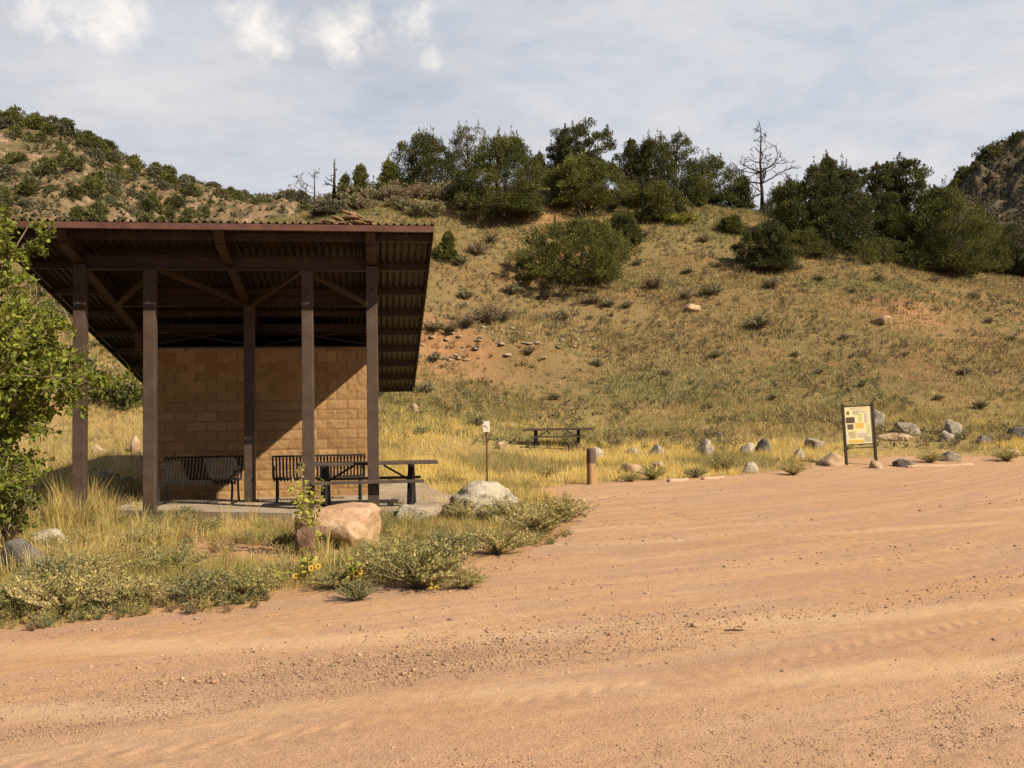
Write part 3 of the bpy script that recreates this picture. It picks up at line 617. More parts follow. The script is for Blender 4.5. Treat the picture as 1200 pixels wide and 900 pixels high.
# small marker sign
x, y, z = ground_at(570, 19.5)
TS = empty('marker_sign', (x, y, z), 'thin brown marker post with a small white sign on top', 'sign')
bm = bmesh.new(); add_box(bm, (0, 0, .75), (.035, .025, 1.6), bevel=.003); bmo('sign_post', bm, m_metal('rust_brown_post', (.10, .045, .03)), TS)
m, t, o = mat('white_sign_face'); principled(t, o, (.72, .68, .62), .5); M_WHITE = m
bm = bmesh.new(); add_box(bm, (0, -.022, 1.54), (.135, .006, .22), bevel=.002); sp = bmo('sign_plate', bm, M_WHITE, TS)
M_INK = m_metal('dark_ink', (.04, .04, .035), .6, .05)
bm = bmesh.new(); zc = 1.54
for a in (((-.045, .072, .035, .012)), ((-.03, .015, .04, .022)), ((.0, -.012, .07, .012)), ((.02, -.055, .045, .010))): add_box(bm, (a[0], -.0262, zc+a[1]), (a[2], .002, a[3]))
bmo('sign_marks', bm, M_INK, sp)
bm = bmesh.new(); add_box(bm, (-.078, -.012, 1.56), (.006, .03, .10), Matrix.Rotation(R(12), 3, 'Y')); bmo('folded_tab', bm, M_WHITE, TS)

# information board
x, y, z = ground_at(1008, 30.6)
IB = empty('information_board', (x, y, z-.05), 'upright trail information panel with cream map sheet between two dark posts', 'sign', rz=R(-4)); IB.rotation_euler = (0, R(-2.0), R(-4))
sc_ = 30.6/F
for s in (-1, 1):
    bm = bmesh.new(); add_box(bm, (s*.47, 0, 1.02+(.02 if s > 0 else 0)), (.085, .085, 2.08), bevel=.008); bmo('post', bm, m_metal('dark_brown_post', (.035, .024, .02), .7) if s < 0 else MATS['dark_brown_post'], IB)
for z_ in (1.975, .735, .62): bm = bmesh.new(); add_box(bm, (0, 0, z_), (.86, .05, .03), bevel=.004); bmo('frame_rail', bm, MATS['dark_brown_post'], IB)
m, t, o = mat('cream_panel'); c = obj_co(t)
b_ = t.ramp(t.noise(c, 3.2, 4, .5, .5), [(.38, (.78, .68, .38)), (.5, (.76, .70, .45)), (.62, (.70, .66, .50))]); lines = t.node('ShaderNodeTexWave', {'Scale': 9.0, 'Distortion': .6}, bands_direction='Z'); t.l.new(c, lines.inputs[0])
b_ = t.mix(t.math('MULTIPLY', t.ramp(lines.outputs['Fac'], [(.2, 1.), (.35, 0.)]), .12), b_, (.3, .28, .2)); principled(t, o, b_, .55); M_CREAM = m
bm = bmesh.new(); add_box(bm, (0, -.006, 1.355), (.86, .02, 1.205)); pn = bmo('map_sheet', bm, M_CREAM, IB)
def flat(name, m, shapes, parent, yy):
    bm = bmesh.new()
    for (cx_, cz_, wx, wz, el) in shapes:
        if el: bmesh.ops.create_cone(bm, cap_ends=True, segments=20, radius1=.5, radius2=.5, depth=1, matrix=Matrix.Translation((cx_, yy, cz_)) @ Matrix.Rotation(R(90), 4, 'X') @ Matrix.Diagonal((wx, wz, .002, 1)))
        else: add_box(bm, (cx_, yy, cz_), (wx, .002, wz))
    return bmo(name, bm, m, parent)
def flatm(name, c): m, t, o = mat(name); principled(t, o, c, .6); return m
flat('photo_print', flatm('dark_photo', (.10, .075, .05)), [(-.26, 1.53, .28, .19, False)], pn, -.0175)
flat('photo_print', flatm('brown_photo', (.14, .09, .075)), [(-.27, 1.31, .19, .17, False)], pn, -.0175)
flat('emblem', flatm('olive_emblem', (.16, .12, .03)), [(-.32, 1.76, .09, .13, True)], pn, -.0175)
flat('title_band', flatm('faded_title_ink', (.42, .36, .22)), [(.02, 1.915, .5, .016, False), (.02, 1.87, .62, .012, False)], pn, -.0175)
rs = np.random.RandomState(4); ln = []
for cx_, z0_, z1_, wd_ in ((-.27, 1.62, 1.19, .0), (-.08, 1.82, 1.70, .22), (-.22, 1.15, .93, .26), (.26, .97, .80, .24), (.15, 1.80, 1.76, .3)):
    z_ = z0_
    while z_ > z1_ and wd_: ln.append((cx_+rs.uniform(-.01, .01), z_, wd_*rs.uniform(.75, 1), .008, False)); z_ -= .022
flat('printed_text', flatm('print_ink', (.26, .22, .15)), ln, pn, -.0178)
flat('map_print', flatm('yellow_map', (.66, .45, .11)), [(.02, 1.34, .26, .18, False), (-.1, .83, .5, .10, False)], pn, -.0172)
flat('map_print', flatm('green_map', (.50, .55, .24)), [(.06, 1.60, .10, .26, False), (.30, 1.2, .10, .34, False)], pn, -.0172)
flat('map_print', flatm('lilac_map', (.52, .45, .42)), [(.24, 1.58, .10, .30, False), (.1, 1.02, .3, .14, False)], pn, -.0172)

# sawn stump bollard
x, y, z = seat_on_ground(693, 568); V, Q = [], []
ST = empty('wooden_bollard', (x, y, z-.05), 'weathered round wooden bollard with dark top at the road edge', 'bollard')
n = 20; P = []; hts = np.linspace(0, .98, 14)
for h_ in hts:
    for k in range(n):
        a = 2*math.pi*k/n; r_ = (.11)+.012*math.sin(3*a+1)+.012*(vnoise(k*1.7, h_*4, 3)-.5)+.02*(1-h_)**3; P.append((r_*math.cos(a), r_*math.sin(a)+.0, h_))
i = np.arange(len(hts)-1)[:, None]*n; j = np.arange(n)[None]; jn = (j+1) % n; Q = np.stack([i+j, i+jn, i+n+jn, i+n+j], -1).reshape(-1, 4)
P = np.array(P)
low = Q[:, 0] < 8*n
def prune(V, *fs):
    us_ = np.unique(np.concatenate([f.ravel() for f in fs])); mp = np.zeros(len(V), int); mp[us_] = np.arange(len(us_)); return (V[us_],)+tuple(mp[f] for f in fs)
o = link('shaft', fastmesh('shaft', *prune(P, Q[low])), M_STUMP, ST, True)
top_c = len(P); P2 = np.vstack([P*np.array([1.03, 1.03, 1]), [0, 0, .985]]); tt = np.array([[top_c, (len(hts)-1)*n+k, (len(hts)-1)*n+(k+1) % n] for k in range(n)])
link('dark_cap', fastmesh('dark_cap', *prune(P2, Q[~low], tt)), m_wood('dark_brown_stained_wood', (.10, .07, .06)), ST)

# ------------------------------------------------------------------ rocks
def rock_mesh(seed, sx, sy, sz, cuts=9, sub=4, rough=.07):
    cuts = int(cuts*1.4)
    rs = np.random.RandomState(seed); bm = bmesh.new(); bmesh.ops.create_icosphere(bm, subdivisions=sub, radius=1)
    V = np.array([v.co[:] for v in bm.verts]); fcs = np.array([[v.index for v in f.verts] for f in bm.faces]); bm.free()
    for k in range(cuts):
        nrm = rs.normal(size=3); nrm /= np.linalg.norm(nrm); d = rs.uniform(.52, .82); s = V@nrm; ov = np.maximum(s-d, 0); V = V-nrm*(ov*.97)[:, None]
    fr = lambda s, sc: fbm(V[:, 0]*sc+5*V[:, 2], V[:, 1]*sc+3*V[:, 2], seed+s, 4)
    V = V*(1+rough*2*fr(1, 2.2)+rough*fr(2, 6))[:, None]
    V[:, 2] = np.where(V[:, 2] < -.35, -.35+(V[:, 2]+.35)*.2, V[:, 2])
    V = V*np.array([sx, sy, sz])/.78/2; V[:, 2] -= V[:, 2].min()
    V[:, 2] *= sz/V[:, 2].max()
    return fastmesh('rock', V, None, fcs)
def rock(px, py, w_px, h_px, m, label, name='rock', depth=None, seed=0, rz=0.0, dr=.8, cuts=9, group=None, sink=.25, sub=4):
    x, y, z = seat_on_ground(px, py)
    if depth: x, y, z = ground_at(px, depth)
    k_ = 1.2 if y > 24 else 1.0; sx = w_px*y/F*k_; sz = h_px*y/F*k_
    o = link(name, rock_mesh(seed, sx, sx*dr, sz*(1+sink), cuts, sub), m); o.location = (x, y+sx*dr*.3, z-sink*sz); o.rotation_euler = (0, 0, rz)
    return tag(o, label, 'rock', group)
# big flat-topped pink block
x, y, z = seat_on_ground(397, 644)
rs = np.random.RandomState(5); bm = bmesh.new(); bmesh.ops.create_cube(bm, size=1.0); bmesh.ops.subdivide_edges(bm, edges=bm.edges, cuts=26, use_grid_fill=True)
V = np.array([v.co[:] for v in bm.verts]); FQ = np.array([[v.index for v in f.verts] for f in bm.faces]); bm.free()
for nrm, d in (((1, -.5, -.5), .64), ((-1, -.2, .5), .70), ((1, .1, .8), .76), ((-.9, -.9, -.2), .60), ((.9, -1, .3), .70), ((0, -1, .9), .62), ((-.5, .2, 1), .60), ((.3, -.6, 1), .61)):
    nn = np.array(nrm)/np.linalg.norm(nrm); ov = np.maximum(V@nn-d*.86, 0); V = V-nn*(ov*.95)[:, None]
V = V*(1+.05*fbm(V[:, 0]*4+V[:, 2]*3, V[:, 1]*4+V[:, 2]*6, 77, 4)+.03*fbm(V[:, 0]*15+V[:, 2]*9, V[:, 1]*15+V[:, 2]*7, 78, 3))[:, None]
cut = sstep(.02, -.16, V[:, 2]+.10*V[:, 0]+.06*fbm(V[:, 0]*4, V[:, 1]*4, 79, 3))*sstep(.42, .1, V[:, 0])*sstep(.1, -.3, V[:, 1]); V[:, 1] += .42*cut; V[:, 2] += .0
V = V*np.array([1.05, .95, .78]); V[:, 2] += .28
o = link('boulder', fastmesh('boulder', V, FQ), M_ROCK_PINK); o.location = (x-.10, y+.34, z-.04); o.scale = (.92, .92, .84); o.rotation_euler = (R(3), R(1), R(-8)); tag(o, 'large flat-topped pink sandstone boulder in front of the shelter slab', 'rock')
rock(568, 609, 72, 45, M_ROCK_WHITE, 'whitish boulder with dark stains, between the shelter and the marker sign', 'boulder', seed=23, rz=.2, dr=.7, cuts=9, sink=.25, sub=5)
rock(486, 611, 46, 20, M_ROCK_GREY, 'low flat grey rock between the pink boulder and the whitish boulder', seed=13, rz=.3, dr=.9)
rock(357, 657, 26, 40, M_BOULDER_SHADE, 'left part of the pink boulder, coloured dark brown for its shade', seed=14, rz=.3, dr=1.1)  # separate mesh, boulder's shadowed left part painted dark brown
rock(20, 672, 62, 40, M_ROCK_DARK, 'dark slate-grey rock in the weeds at the left edge', seed=15, rz=.2, sink=.2)
rock(54, 641, 42, 20, M_ROCK_WHITE, 'pale lichen-spotted rock behind the dark rock at the left edge', seed=16, rz=.2, sink=.2)
rock(184, 664, 26, 12, M_ROCK_TAN, 'small tan rock half buried in the weeds left of the pink boulder', seed=17, sink=.3)
RK = [(697, 540, 24, 13, M_ROCK_WHITE, 'pale rock just behind the wooden bollard'), (740, 557, 32, 12, M_ROCK_TAN, 'flat-topped tan rock at the road edge right of the bollard'),
      (772, 549, 20, 7, M_ROCK_WHITE, 'thin pale slab rock right of the flat-topped tan rock'), (741, 532, 16, 6, M_ROCK_GREY, 'small low grey rock in the grass up from the flat tan rock'),
      (772, 535, 18, 12, M_ROCK_GREY, 'roundish grey rock in the grass left of the big domed rock'), (826, 536, 26, 18, M_ROCK_GREY, 'big domed grey rock in the middle of the rock row'),
      (876, 533, 17, 12, M_ROCK_WHITE, 'slanted pale grey rock left of the dark rock'), (895, 531, 16, 14, M_ROCK_DARK, 'dark pointed rock in the rock row'),
      (881, 554, 15, 10, M_ROCK_WHITE, 'whitish rock close to the road edge below the dark pointed rock'), (938, 536, 13, 9, M_ROCK_WHITE, 'small cream rock left of the information board'),
      (957, 527, 17, 11, M_ROCK_GREY, 'grey rock just left of the information board'), (980, 547, 38, 14, M_ROCK_TAN, 'long wedge of tan rock at the foot of the information board'),
      (1027, 550, 13, 9, M_ROCK_TAN, 'small tan rock at the right foot of the information board'), (1030, 502, 15, 18, M_ROCK_GREY, 'grey rock showing behind the right post of the information board'),
      (1065, 509, 24, 12, M_ROCK_GREY, 'blocky grey rock on the slope right of the information board'), (1050, 517, 30, 8, M_ROCK_TAN, 'low tan rock below the blocky grey rock'),
      (1119, 512, 22, 17, M_ROCK_GREY, 'tall grey rock of the touching pair'), (1113, 519, 16, 12, M_ROCK_WHITE, 'pale rock leaning on the front of the tall grey rock'),
      (1157, 521, 22, 9, M_ROCK_DARK, 'low dark rock at the right of the rock row'), (1196, 515, 20, 12, M_ROCK_DARK, 'dark rock cut by the right picture edge'),
      (1060, 548, 22, 9, M_ROCK_DARK, 'dark rock lying at the road edge right of the information board'), (1116, 541, 22, 10, M_ROCK_GREY, 'grey rock at the grassy road edge far right'),
      (1190, 536, 16, 8, M_ROCK_TAN, 'small tan rock in grass near the right picture edge'), (842, 512, 12, 6, M_ROCK_DARK, 'small dark rock on the slope above the domed rock'),
      (794, 469, 6, 4, M_ROCK_WHITE, 'tiny white rock on the open slope above the meadow'), (590, 527, 14, 8, M_ROCK_TAN, 'low pinkish rock in the grass between the sign and the far table'),
      (484, 484, 12, 9, M_ROCK_TAN, 'small reddish rock on the slope at the right corner of the roof'), (812, 366, 24, 8, M_ROCK_TAN, 'pale tan rock ledge high on the grassy slope'),
      (1035, 380, 26, 8, M_ROCK_TAN, 'tan rock patch on the slope below the dark trees'), (118, 565, 34, 13, M_ROCK_GREY, 'grey rock in shade behind the left shelter post'),
      (150, 568, 26, 10, M_ROCK_GREY, 'lower grey rock in shade left of the second shelter post'), (110, 530, 20, 8, M_ROCK_TAN, 'orange tan rock on the slope behind the left shelter post'),
      (159, 530, 13, 17, M_ROCK_TAN, 'orange rock outcrop just left of the second shelter post')]
for k, (px, py, wp, hp, mm, lb) in enumerate(RK): rock(px, py, wp, hp, mm, lb, seed=30+k, rz=(k*1.3) % 3-1.5, dr=.75, sub=3, cuts=10)
# small loose stones of the slope: the ones one can see, each its own
stone_proto = [rock_mesh(200+k, 1, .8, .5, 10, 2, .06) for k in range(5)]
for mm, me in zip((M_ROCK_TAN, M_ROCK_GREY, M_ROCK_WHITE, M_ROCK_TAN, M_ROCK_DARK), stone_proto): me.materials.append(mm)
rs = np.random.RandomState(3); n = 0
while n < 150:
    px = rs.uniform(480, 1230); py = rs.choice([rs.uniform(480, 545), rs.uniform(400, 500)])
    if n % 3 == 0: px = rs.uniform(470, 700); py = rs.uniform(385, 425); x, y, z = seat_on_ground(px, py)
    if y < 31 or y > 60: continue
    o = link('stone', stone_proto[rs.randint(5)], None); s = rs.uniform(.12, .38); o.location = (x, y, z-.05*s); o.scale = (s, s, s*rs.uniform(.6, 1)); o.rotation_euler = (0, 0, rs.rand()*6)
    tag(o, 'small loose stone half hidden in the grass of the slope', 'stone', 'loose stones on the grassy slope'); n += 1
# layered outcrop over the roof line
OC = []
rs = np.random.RandomState(9); V_all = []; F_all = []; off = 0
x0, y0, _ = at(403, 260, 57); OCH = EYE+57*(hor(403)-241)/F-Z(x0, 57.4)
zg = Z(x0, 57)
for k in range(120):
    me = rock_mesh(300+k, rs.uniform(.5, 1.5), rs.uniform(.5, 1.1), rs.uniform(.12, .34), 9, 2, .08); Vv = np.array([v.co[:] for v in me.vertices]); Ff = np.array([p.vertices[:] for p in me.polygons]); bpy.data.meshes.remove(me)
    a = rs.uniform(-.4, .4); ca, sa = math.cos(a), math.sin(a); Vv[:, [0, 1]] = Vv[:, [0, 1]]@np.array([[ca, sa], [-sa, ca]]); tl = rs.normal(-.15, .12); Vv[:, 2] += Vv[:, 0]*tl
    u = rs.uniform(-1, 1); w_ = rs.uniform(-1, 1); hh = max(0, 1-u*u*.9-w_*w_*.8)**.8; lx, ly = u*2.3, w_*1.4+.4
    Vv += np.array([lx, ly, Z(x0+lx, 57+ly)-zg-.15+hh*rs.rand()*OCH]); V_all.append(Vv); F_all.append(Ff+off); off += len(Vv)
o = link('rock_outcrop', fastmesh('rock_outcrop', np.vstack(V_all), None, np.vstack(F_all)), M_CLIFF); o.location = (x0, 57, zg); tag(o, 'brown layered rock outcrop seen just over the roof edge', 'rock outcrop')
# pale logs that mark the road edge
def log(pxa, pya, pxb, pyb, r_, label, m=M_LOG):
    a = Vector(seat_on_ground(pxa, pya)); b = Vector(seat_on_ground(pxb, pyb)); mid = (a+b)/2; d = b-a; n = 9
    P = [tuple(-d/2+d*k/(n-1)+Vector((0, .03*math.sin(k*1.7), r_*.5+.01*math.sin(k)))) for k in range(n)]
    V, Q = tube_arrays([(P, [r_*(1-.25*k/(n-1)) for k in range(n)])], 10); c0 = len(V)
    V = np.vstack([V, P[0], P[-1]]); tt = [[c0, (k+1) % 10, k] for k in range(10)]+[[c0+1, (n-1)*10+k, (n-1)*10+(k+1) % 10] for k in range(10)]
    o = link('edge_log', fastmesh('edge_log', V, Q, tt), m, smooth=True); o.location = mid; tag(o, label, 'log', 'pale logs along the road edge')
log(784, 566, 806, 564, .07, 'short pale log at the road edge left of the low bush'); log(824, 563, 848, 561, .06, 'thin pale log at the road edge below the domed rock')
log(1062, 549, 1140, 546, .06, 'long pale log lying along the road edge at the right')
V, Q = tube_arrays([([(-.07, 0, .015), (-.03, .006, .018), (.03, .0, .016), (.075, -.012, .02)], [.007, .009, .008, .004])], 7)
x, y, z = seat_on_ground(860, 745); o = link('broken_stick', fastmesh('broken_stick', V, Q), M_BARK, smooth=True); o.location = (x, y, z+.02); tag(o, 'short dark broken stick lying on the red dirt road', 'stick')

# ------------------------------------------------------------------ grass (nobody could count it)
def blades(P, K, hgt, spread, wd, pal, seed, lean=.35, tip=None, three=True):
    """P: Nx3 tuft positions, K blades per tuft"""
    rs = np.random.RandomState(seed); N = len(P); n = N*K
    B = np.repeat(P, K, 0); hs = np.repeat(hgt, K)*rs.uniform(.45, 1.15, n); sp = np.repeat(spread, K)
    a = rs.rand(n)*2*np.pi; rad = sp*np.sqrt(rs.rand(n)); B[:, 0] += np.cos(a)*rad; B[:, 1] += np.sin(a)*rad
    ld = a+rs.normal(0, .7, n); ln = hs*lean*rs.uniform(.2, 1.6, n); L = np.stack([np.cos(ld)*ln, np.sin(ld)*ln, np.zeros(n)], 1)
    wa = rs.rand(n)*np.pi; Wd = np.stack([np.cos(wa), np.sin(wa), 0*wa], 1)*(wd*rs.uniform(.6, 1.3, n))[:, None]
    up = np.zeros((n, 3)); up[:, 2] = hs
    c = np.repeat(pal, K, 0)*rs.uniform(.72, 1.25, (n, 1))*np.array([1, 1, 1])
    dn = np.array([0, 0, -.03])
    if three:
        M = B+up*.58+L*.38; Vv = np.stack([B-Wd+dn, B+Wd+dn, M-Wd*.75, M+Wd*.75, B+up*.97+L], 1).reshape(-1, 3); s = np.arange(n)[:, None]*5
        return Vv, s+np.array([[0, 1, 3, 2]]), s+np.array([[2, 3, 4]]), np.repeat(c, 5, 0)
    Vv = np.stack([B-Wd+dn, B+Wd+dn, B+up+L], 1).reshape(-1, 3); s = np.arange(n)[:, None]*3
    return Vv, np.zeros((0, 4), int), s+np.array([[0, 1, 2]]), np.repeat(c, 3, 0)
def merge(parts):
    V = []; Q = []; T_ = []; C = []; off = 0
    for v, q, t, c in parts: V.append(v); Q.append(q+off); T_.append(t+off); C.append(c); off += len(v)
    return np.vstack(V), np.vstack(Q), np.vstack(T_), np.vstack(C)
def pick(pal, n, rs): return np.array(pal)[rs.randint(0, len(pal), n)]*rs.uniform(.85, 1.15, (n, 1))
STRAW = [(.64, .49, .20), (.56, .43, .17), (.70, .55, .25), (.47, .37, .14), (.60, .47, .18)]
OLIVE = [(.36, .31, .10), (.42, .35, .12), (.28, .26, .085), (.48, .39, .14), (.36, .31, .13)]
HILLG = [(.50, .40, .19), (.45, .36, .165), (.58, .46, .23), (.28, .215, .10), (.34, .26, .13), (.20, .155, .08)]
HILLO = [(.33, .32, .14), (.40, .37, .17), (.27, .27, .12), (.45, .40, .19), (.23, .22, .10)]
def scatter(n, ylo, yhi, qlo, qhi, rs, uniform=True):
    y = np.sqrt(rs.uniform(ylo**2, yhi**2, n)) if uniform else ylo*(yhi/ylo)**rs.rand(n); return rs.uniform(qlo, qhi, n)*y, y
def ok(x, y, margin=0.05):
    a, b = to_uv(x, y); return (road_sd(x, y) < -margin) & ~in_poly(x, y, SLABXY)
rs = np.random.RandomState(21); gp = []; wp = []
def BARE0(x, y):
    px = 600+F*x/y; return .9*np.exp(-((px-285)/60)**2-((y-11.6)/1.1)**2)+.9*np.exp(-((px-545)/40)**2-((y-11.0)/.9)**2)+.5*np.exp(-((px-180)/50)**2-((y-9.2)/.5)**2)
# island before the shelter
x, y = scatter(22000, 7.4, 25, -.74, .12, rs, False); bare = fbm(x*.9, y*.9, 71, 3)
e = -road_sd(x, y); k = ok(x, y, .0) & (bare+.55*np.clip(e, 0, 1)-.25+rs.uniform(-.3, .3, len(x)) > .06+BARE0(x, y)); x, y, e = x[k], y[k], e[k]
z = T(x, y); P = np.stack([x, y, z], 1); green = fbm(x*.7, y*.7, 72, 3)+.25*(fbm(x*2.5, y*2.5, 73, 2))
pal = np.where((green > -.22)[:, None], pick(OLIVE, len(x), rs), pick(STRAW, len(x), rs))
hg = (.07+.15*rs.rand(len(x))+.08*np.clip(fbm(x*.5, y*.5, 74), -1, 1))*np.clip(.35+e*.8, .35, 1)
gp.append(blades(P, 9, hg, .05+.05*rs.rand(len(x)), np.clip(.0016*y/8, .0016, .005), pal, 5, .5) if False else blades(P, 9, hg, .05+.06*rs.rand(len(x)), .0028, pal, 5, .5))
# taller straw clumps
x, y = scatter(650, 8.2, 24, -.74, .05, rs, False); k = ok(x, y, .35) & (fbm(x*.6, y*.6, 75, 3) > .02+BARE0(x, y)); x, y = x[k], y[k]; P = np.stack([x, y, T(x, y)], 1)
gp.append(blades(P, 26, .22+.22*rs.rand(len(x)), np.full(len(x), .07), .003, pick(STRAW, len(x), rs), 6, .38))
# tall straw tuft at the foot of the left post and bits round the slab
for px, py, n, h_ in ((92, 610, 6, .6), (84, 607, 4, .5), (100, 602, 7, .75), (85, 612, 6, .6), (120, 615, 5, .6), (150, 606, 3, .4), (510, 600, 4, .45), (520, 560, 6, .5), (70, 620, 5, .5)):
    a = seat_on_ground(px, py); P = np.array([[a[0]+rs.normal(0, .3), a[1]+rs.normal(0, .3), a[2]] for _ in range(n)]); gp.append(blades(P, 60, np.full(n, h_), np.full(n, .1), .0035, pick(STRAW, n, rs), 60+px, .3))
# meadow of yellow grass around bollard and far table
x, y = scatter(34000, 19, 44, -.14, .60, rs); px = 600+F*x/y
edge = -road_sd(x, y); dens = .55+.8*fbm(x*.35, y*.35, 81, 3)-sstep(38, 44, y)*.3-.1*sstep(900, 1000, px)
k = ok(x, y, .05) & (rs.rand(len(x)) < dens); x, y, px = x[k], y[k], px[k]
yel = fbm(x*.25, y*.4, 82, 3)+.25-sstep(33, 42, y)*.5-.25*sstep(900, 1000, px)
pal = np.where((yel > 0)[:, None], np.minimum(pick(STRAW, len(x), rs)*np.array([1.3, 1.25, 1.1]), .95), np.where((rs.rand(len(x)) < .5)[:, None], pick(HILLG, len(x), rs), pick(OLIVE, len(x), rs)))
P = np.stack([x, y, T(x, y)], 1); gp.append(blades(P, 8, .16+.24*rs.rand(len(x))*np.clip(edge[k], .3, 1), .08+.07*rs.rand(len(x)), .007, pal, 7, .45, three=False))
x, y = scatter(15000, 20, 41, -.78, -.11, rs); k = ok(x, y, .05) & (rs.rand(len(x)) < .75+fbm(x*.4, y*.4, 83)); x, y = x[k], y[k]; P = np.stack([x, y, T(x, y)], 1)
gp.append(blades(P, 9, .15+.25*rs.rand(len(x)), .08+.07*rs.rand(len(x)), .007, pick(STRAW+HILLG, len(x), rs), 8, .45, three=False))
V, Q, T_, C = merge(gp); tag(link('meadow_grass', fastmesh('meadow_grass', V, Q, T_, C), M_GRASS), kind='stuff')
# hillside cover
x, y = scatter(230000, 36, 98, -.62, .62, rs); cov = fbm(x*.16, y*.22, 91, 4); px = 600+F*x/y
bank = sstep(440, 490, px)*(1-sstep(560, 620, px))*sstep(45.2, 46.4, y)*(1-sstep(47.6, 49, y))
k = rs.rand(len(x)) < np.clip(.55+1.1*cov, .10, 1)*(1-.75*bank); x, y = x[k], y[k]; ol = fbm(x*.12+7, y*.2, 92, 4)+.25*sstep(8, 18, base_h(x, y))  # more olive grass uphill, upper-slope cloud shade painted as grass tone
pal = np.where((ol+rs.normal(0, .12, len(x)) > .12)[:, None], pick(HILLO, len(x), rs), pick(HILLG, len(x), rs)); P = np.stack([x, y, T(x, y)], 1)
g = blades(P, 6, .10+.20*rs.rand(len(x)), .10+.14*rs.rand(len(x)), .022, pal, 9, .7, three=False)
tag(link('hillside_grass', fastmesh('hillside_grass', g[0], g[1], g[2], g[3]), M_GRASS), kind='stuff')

# ------------------------------------------------------------------ plants with stems and small leaves
def weed_mesh(seed, H, Wd, stems, leaves, pal, ls, up=.6, stemcol=(.22, .2, .09), lw=.28):
    """bushy weed: many thin stems fanning out, narrow leaves along them. returns leaf mesh, stem mesh"""
    rs = np.random.RandomState(seed); SV_, SQ = [], []; Lp = []; Ld = []; Lc = []
    paths = []
    for k in range(stems):
        a = rs.rand()*6.283; r_ = Wd/2*math.sqrt(rs.rand()); h = H*rs.uniform(.55, 1.0)*(1-.45*(r_/(Wd/2))**2)
        n = 6; tt = np.linspace(0, 1, n); P = np.stack([math.cos(a)*r_*(tt**1.1), math.sin(a)*r_*(tt**1.1), h*tt**.85], 1)+rs.normal(0, .012*H, (n, 3)); P[0] = (math.cos(a)*.03, math.sin(a)*.03, -.03)
        paths.append((P, np.linspace(.004, .0015, n)*max(1, H/.5)))
        m = leaves; u = rs.uniform(.12, 1.0, m); idx = np.clip((u*(n-1)).astype(int), 0, n-2); fr = u*(n-1)-idx; Pt = P[idx]*(1-fr)[:, None]+P[idx+1]*fr[:, None]
        d = rs.normal(size=(m, 3)); d[:, 2] = np.abs(d[:, 2])*up+.25; d /= np.linalg.norm(d, axis=1)[:, None]
        Lp.append(Pt+d*rs.rand(m, 1)*.04*H); Ld.append(d*(ls*rs.uniform(.6, 1.3, (m, 1)))); base = np.array(pal[rs.randint(len(pal))]); Lc.append(base*rs.uniform(.75, 1.25, (m, 1)))
    Lp = np.vstack(Lp); Ld = np.vstack(Ld); Lc = np.vstack(Lc); n = len(Lp); sd_ = np.cross(Ld, rs.normal(size=(n, 3))); sd_ /= np.linalg.norm(sd_, axis=1)[:, None]+1e-9; sd_ *= np.linalg.norm(Ld, axis=1)[:, None]*lw
    V = np.stack([Lp, Lp+Ld*.5+sd_, Lp+Ld, Lp+Ld*.5-sd_], 1).reshape(-1, 3); Q = np.arange(n)[:, None]*4+np.array([[0, 1, 2, 3]])
    lm = fastmesh('foliage', V, Q, None, np.repeat(Lc, 4, 0)); sv, sq = tube_arrays(paths, 3); sm = fastmesh('stems', sv, sq)
    return lm, sm
def plant(name, lm, sm, fm, loc, s, label, cat, group=None, rz=0., sz=None):
    e = empty(name, loc, label, cat, group, rz); e.scale = (s, s, sz or s); link('foliage', lm, fm, e); link('stems', sm, M_TWIG, e); return e
WEEDP = [(.30, .28, .10), (.38, .33, .13), (.23, .23, .09), (.44, .38, .17)]
WEEDS = [(.46, .38, .17), (.38, .33, .13), (.52, .43, .20), (.30, .28, .10)]
WEEDG = [(.22, .23, .11), (.28, .27, .15), (.19, .20, .09)]
SAGEP = [(.23, .21, .12), (.29, .26, .16), (.20, .19, .10), (.26, .22, .14)]
BROWNP = [(.22, .165, .115), (.27, .20, .14), (.18, .15, .10)]
def BARE(x, y):
    px = 600+F*x/y; return .55*np.exp(-((px-285)/60)**2-((y-11.6)/1.1)**2)+.5*np.exp(-((px-545)/40)**2-((y-11.0)/.9)**2)+.35*np.exp(-((px-180)/50)**2-((y-9.2)/.5)**2)
WEEDS_PAL = [(.33, .27, .10), (.38, .31, .12), (.24, .225, .085), (.44, .35, .15), (.18, .185, .08), (.22, .22, .12), (.26, .16, .09)]
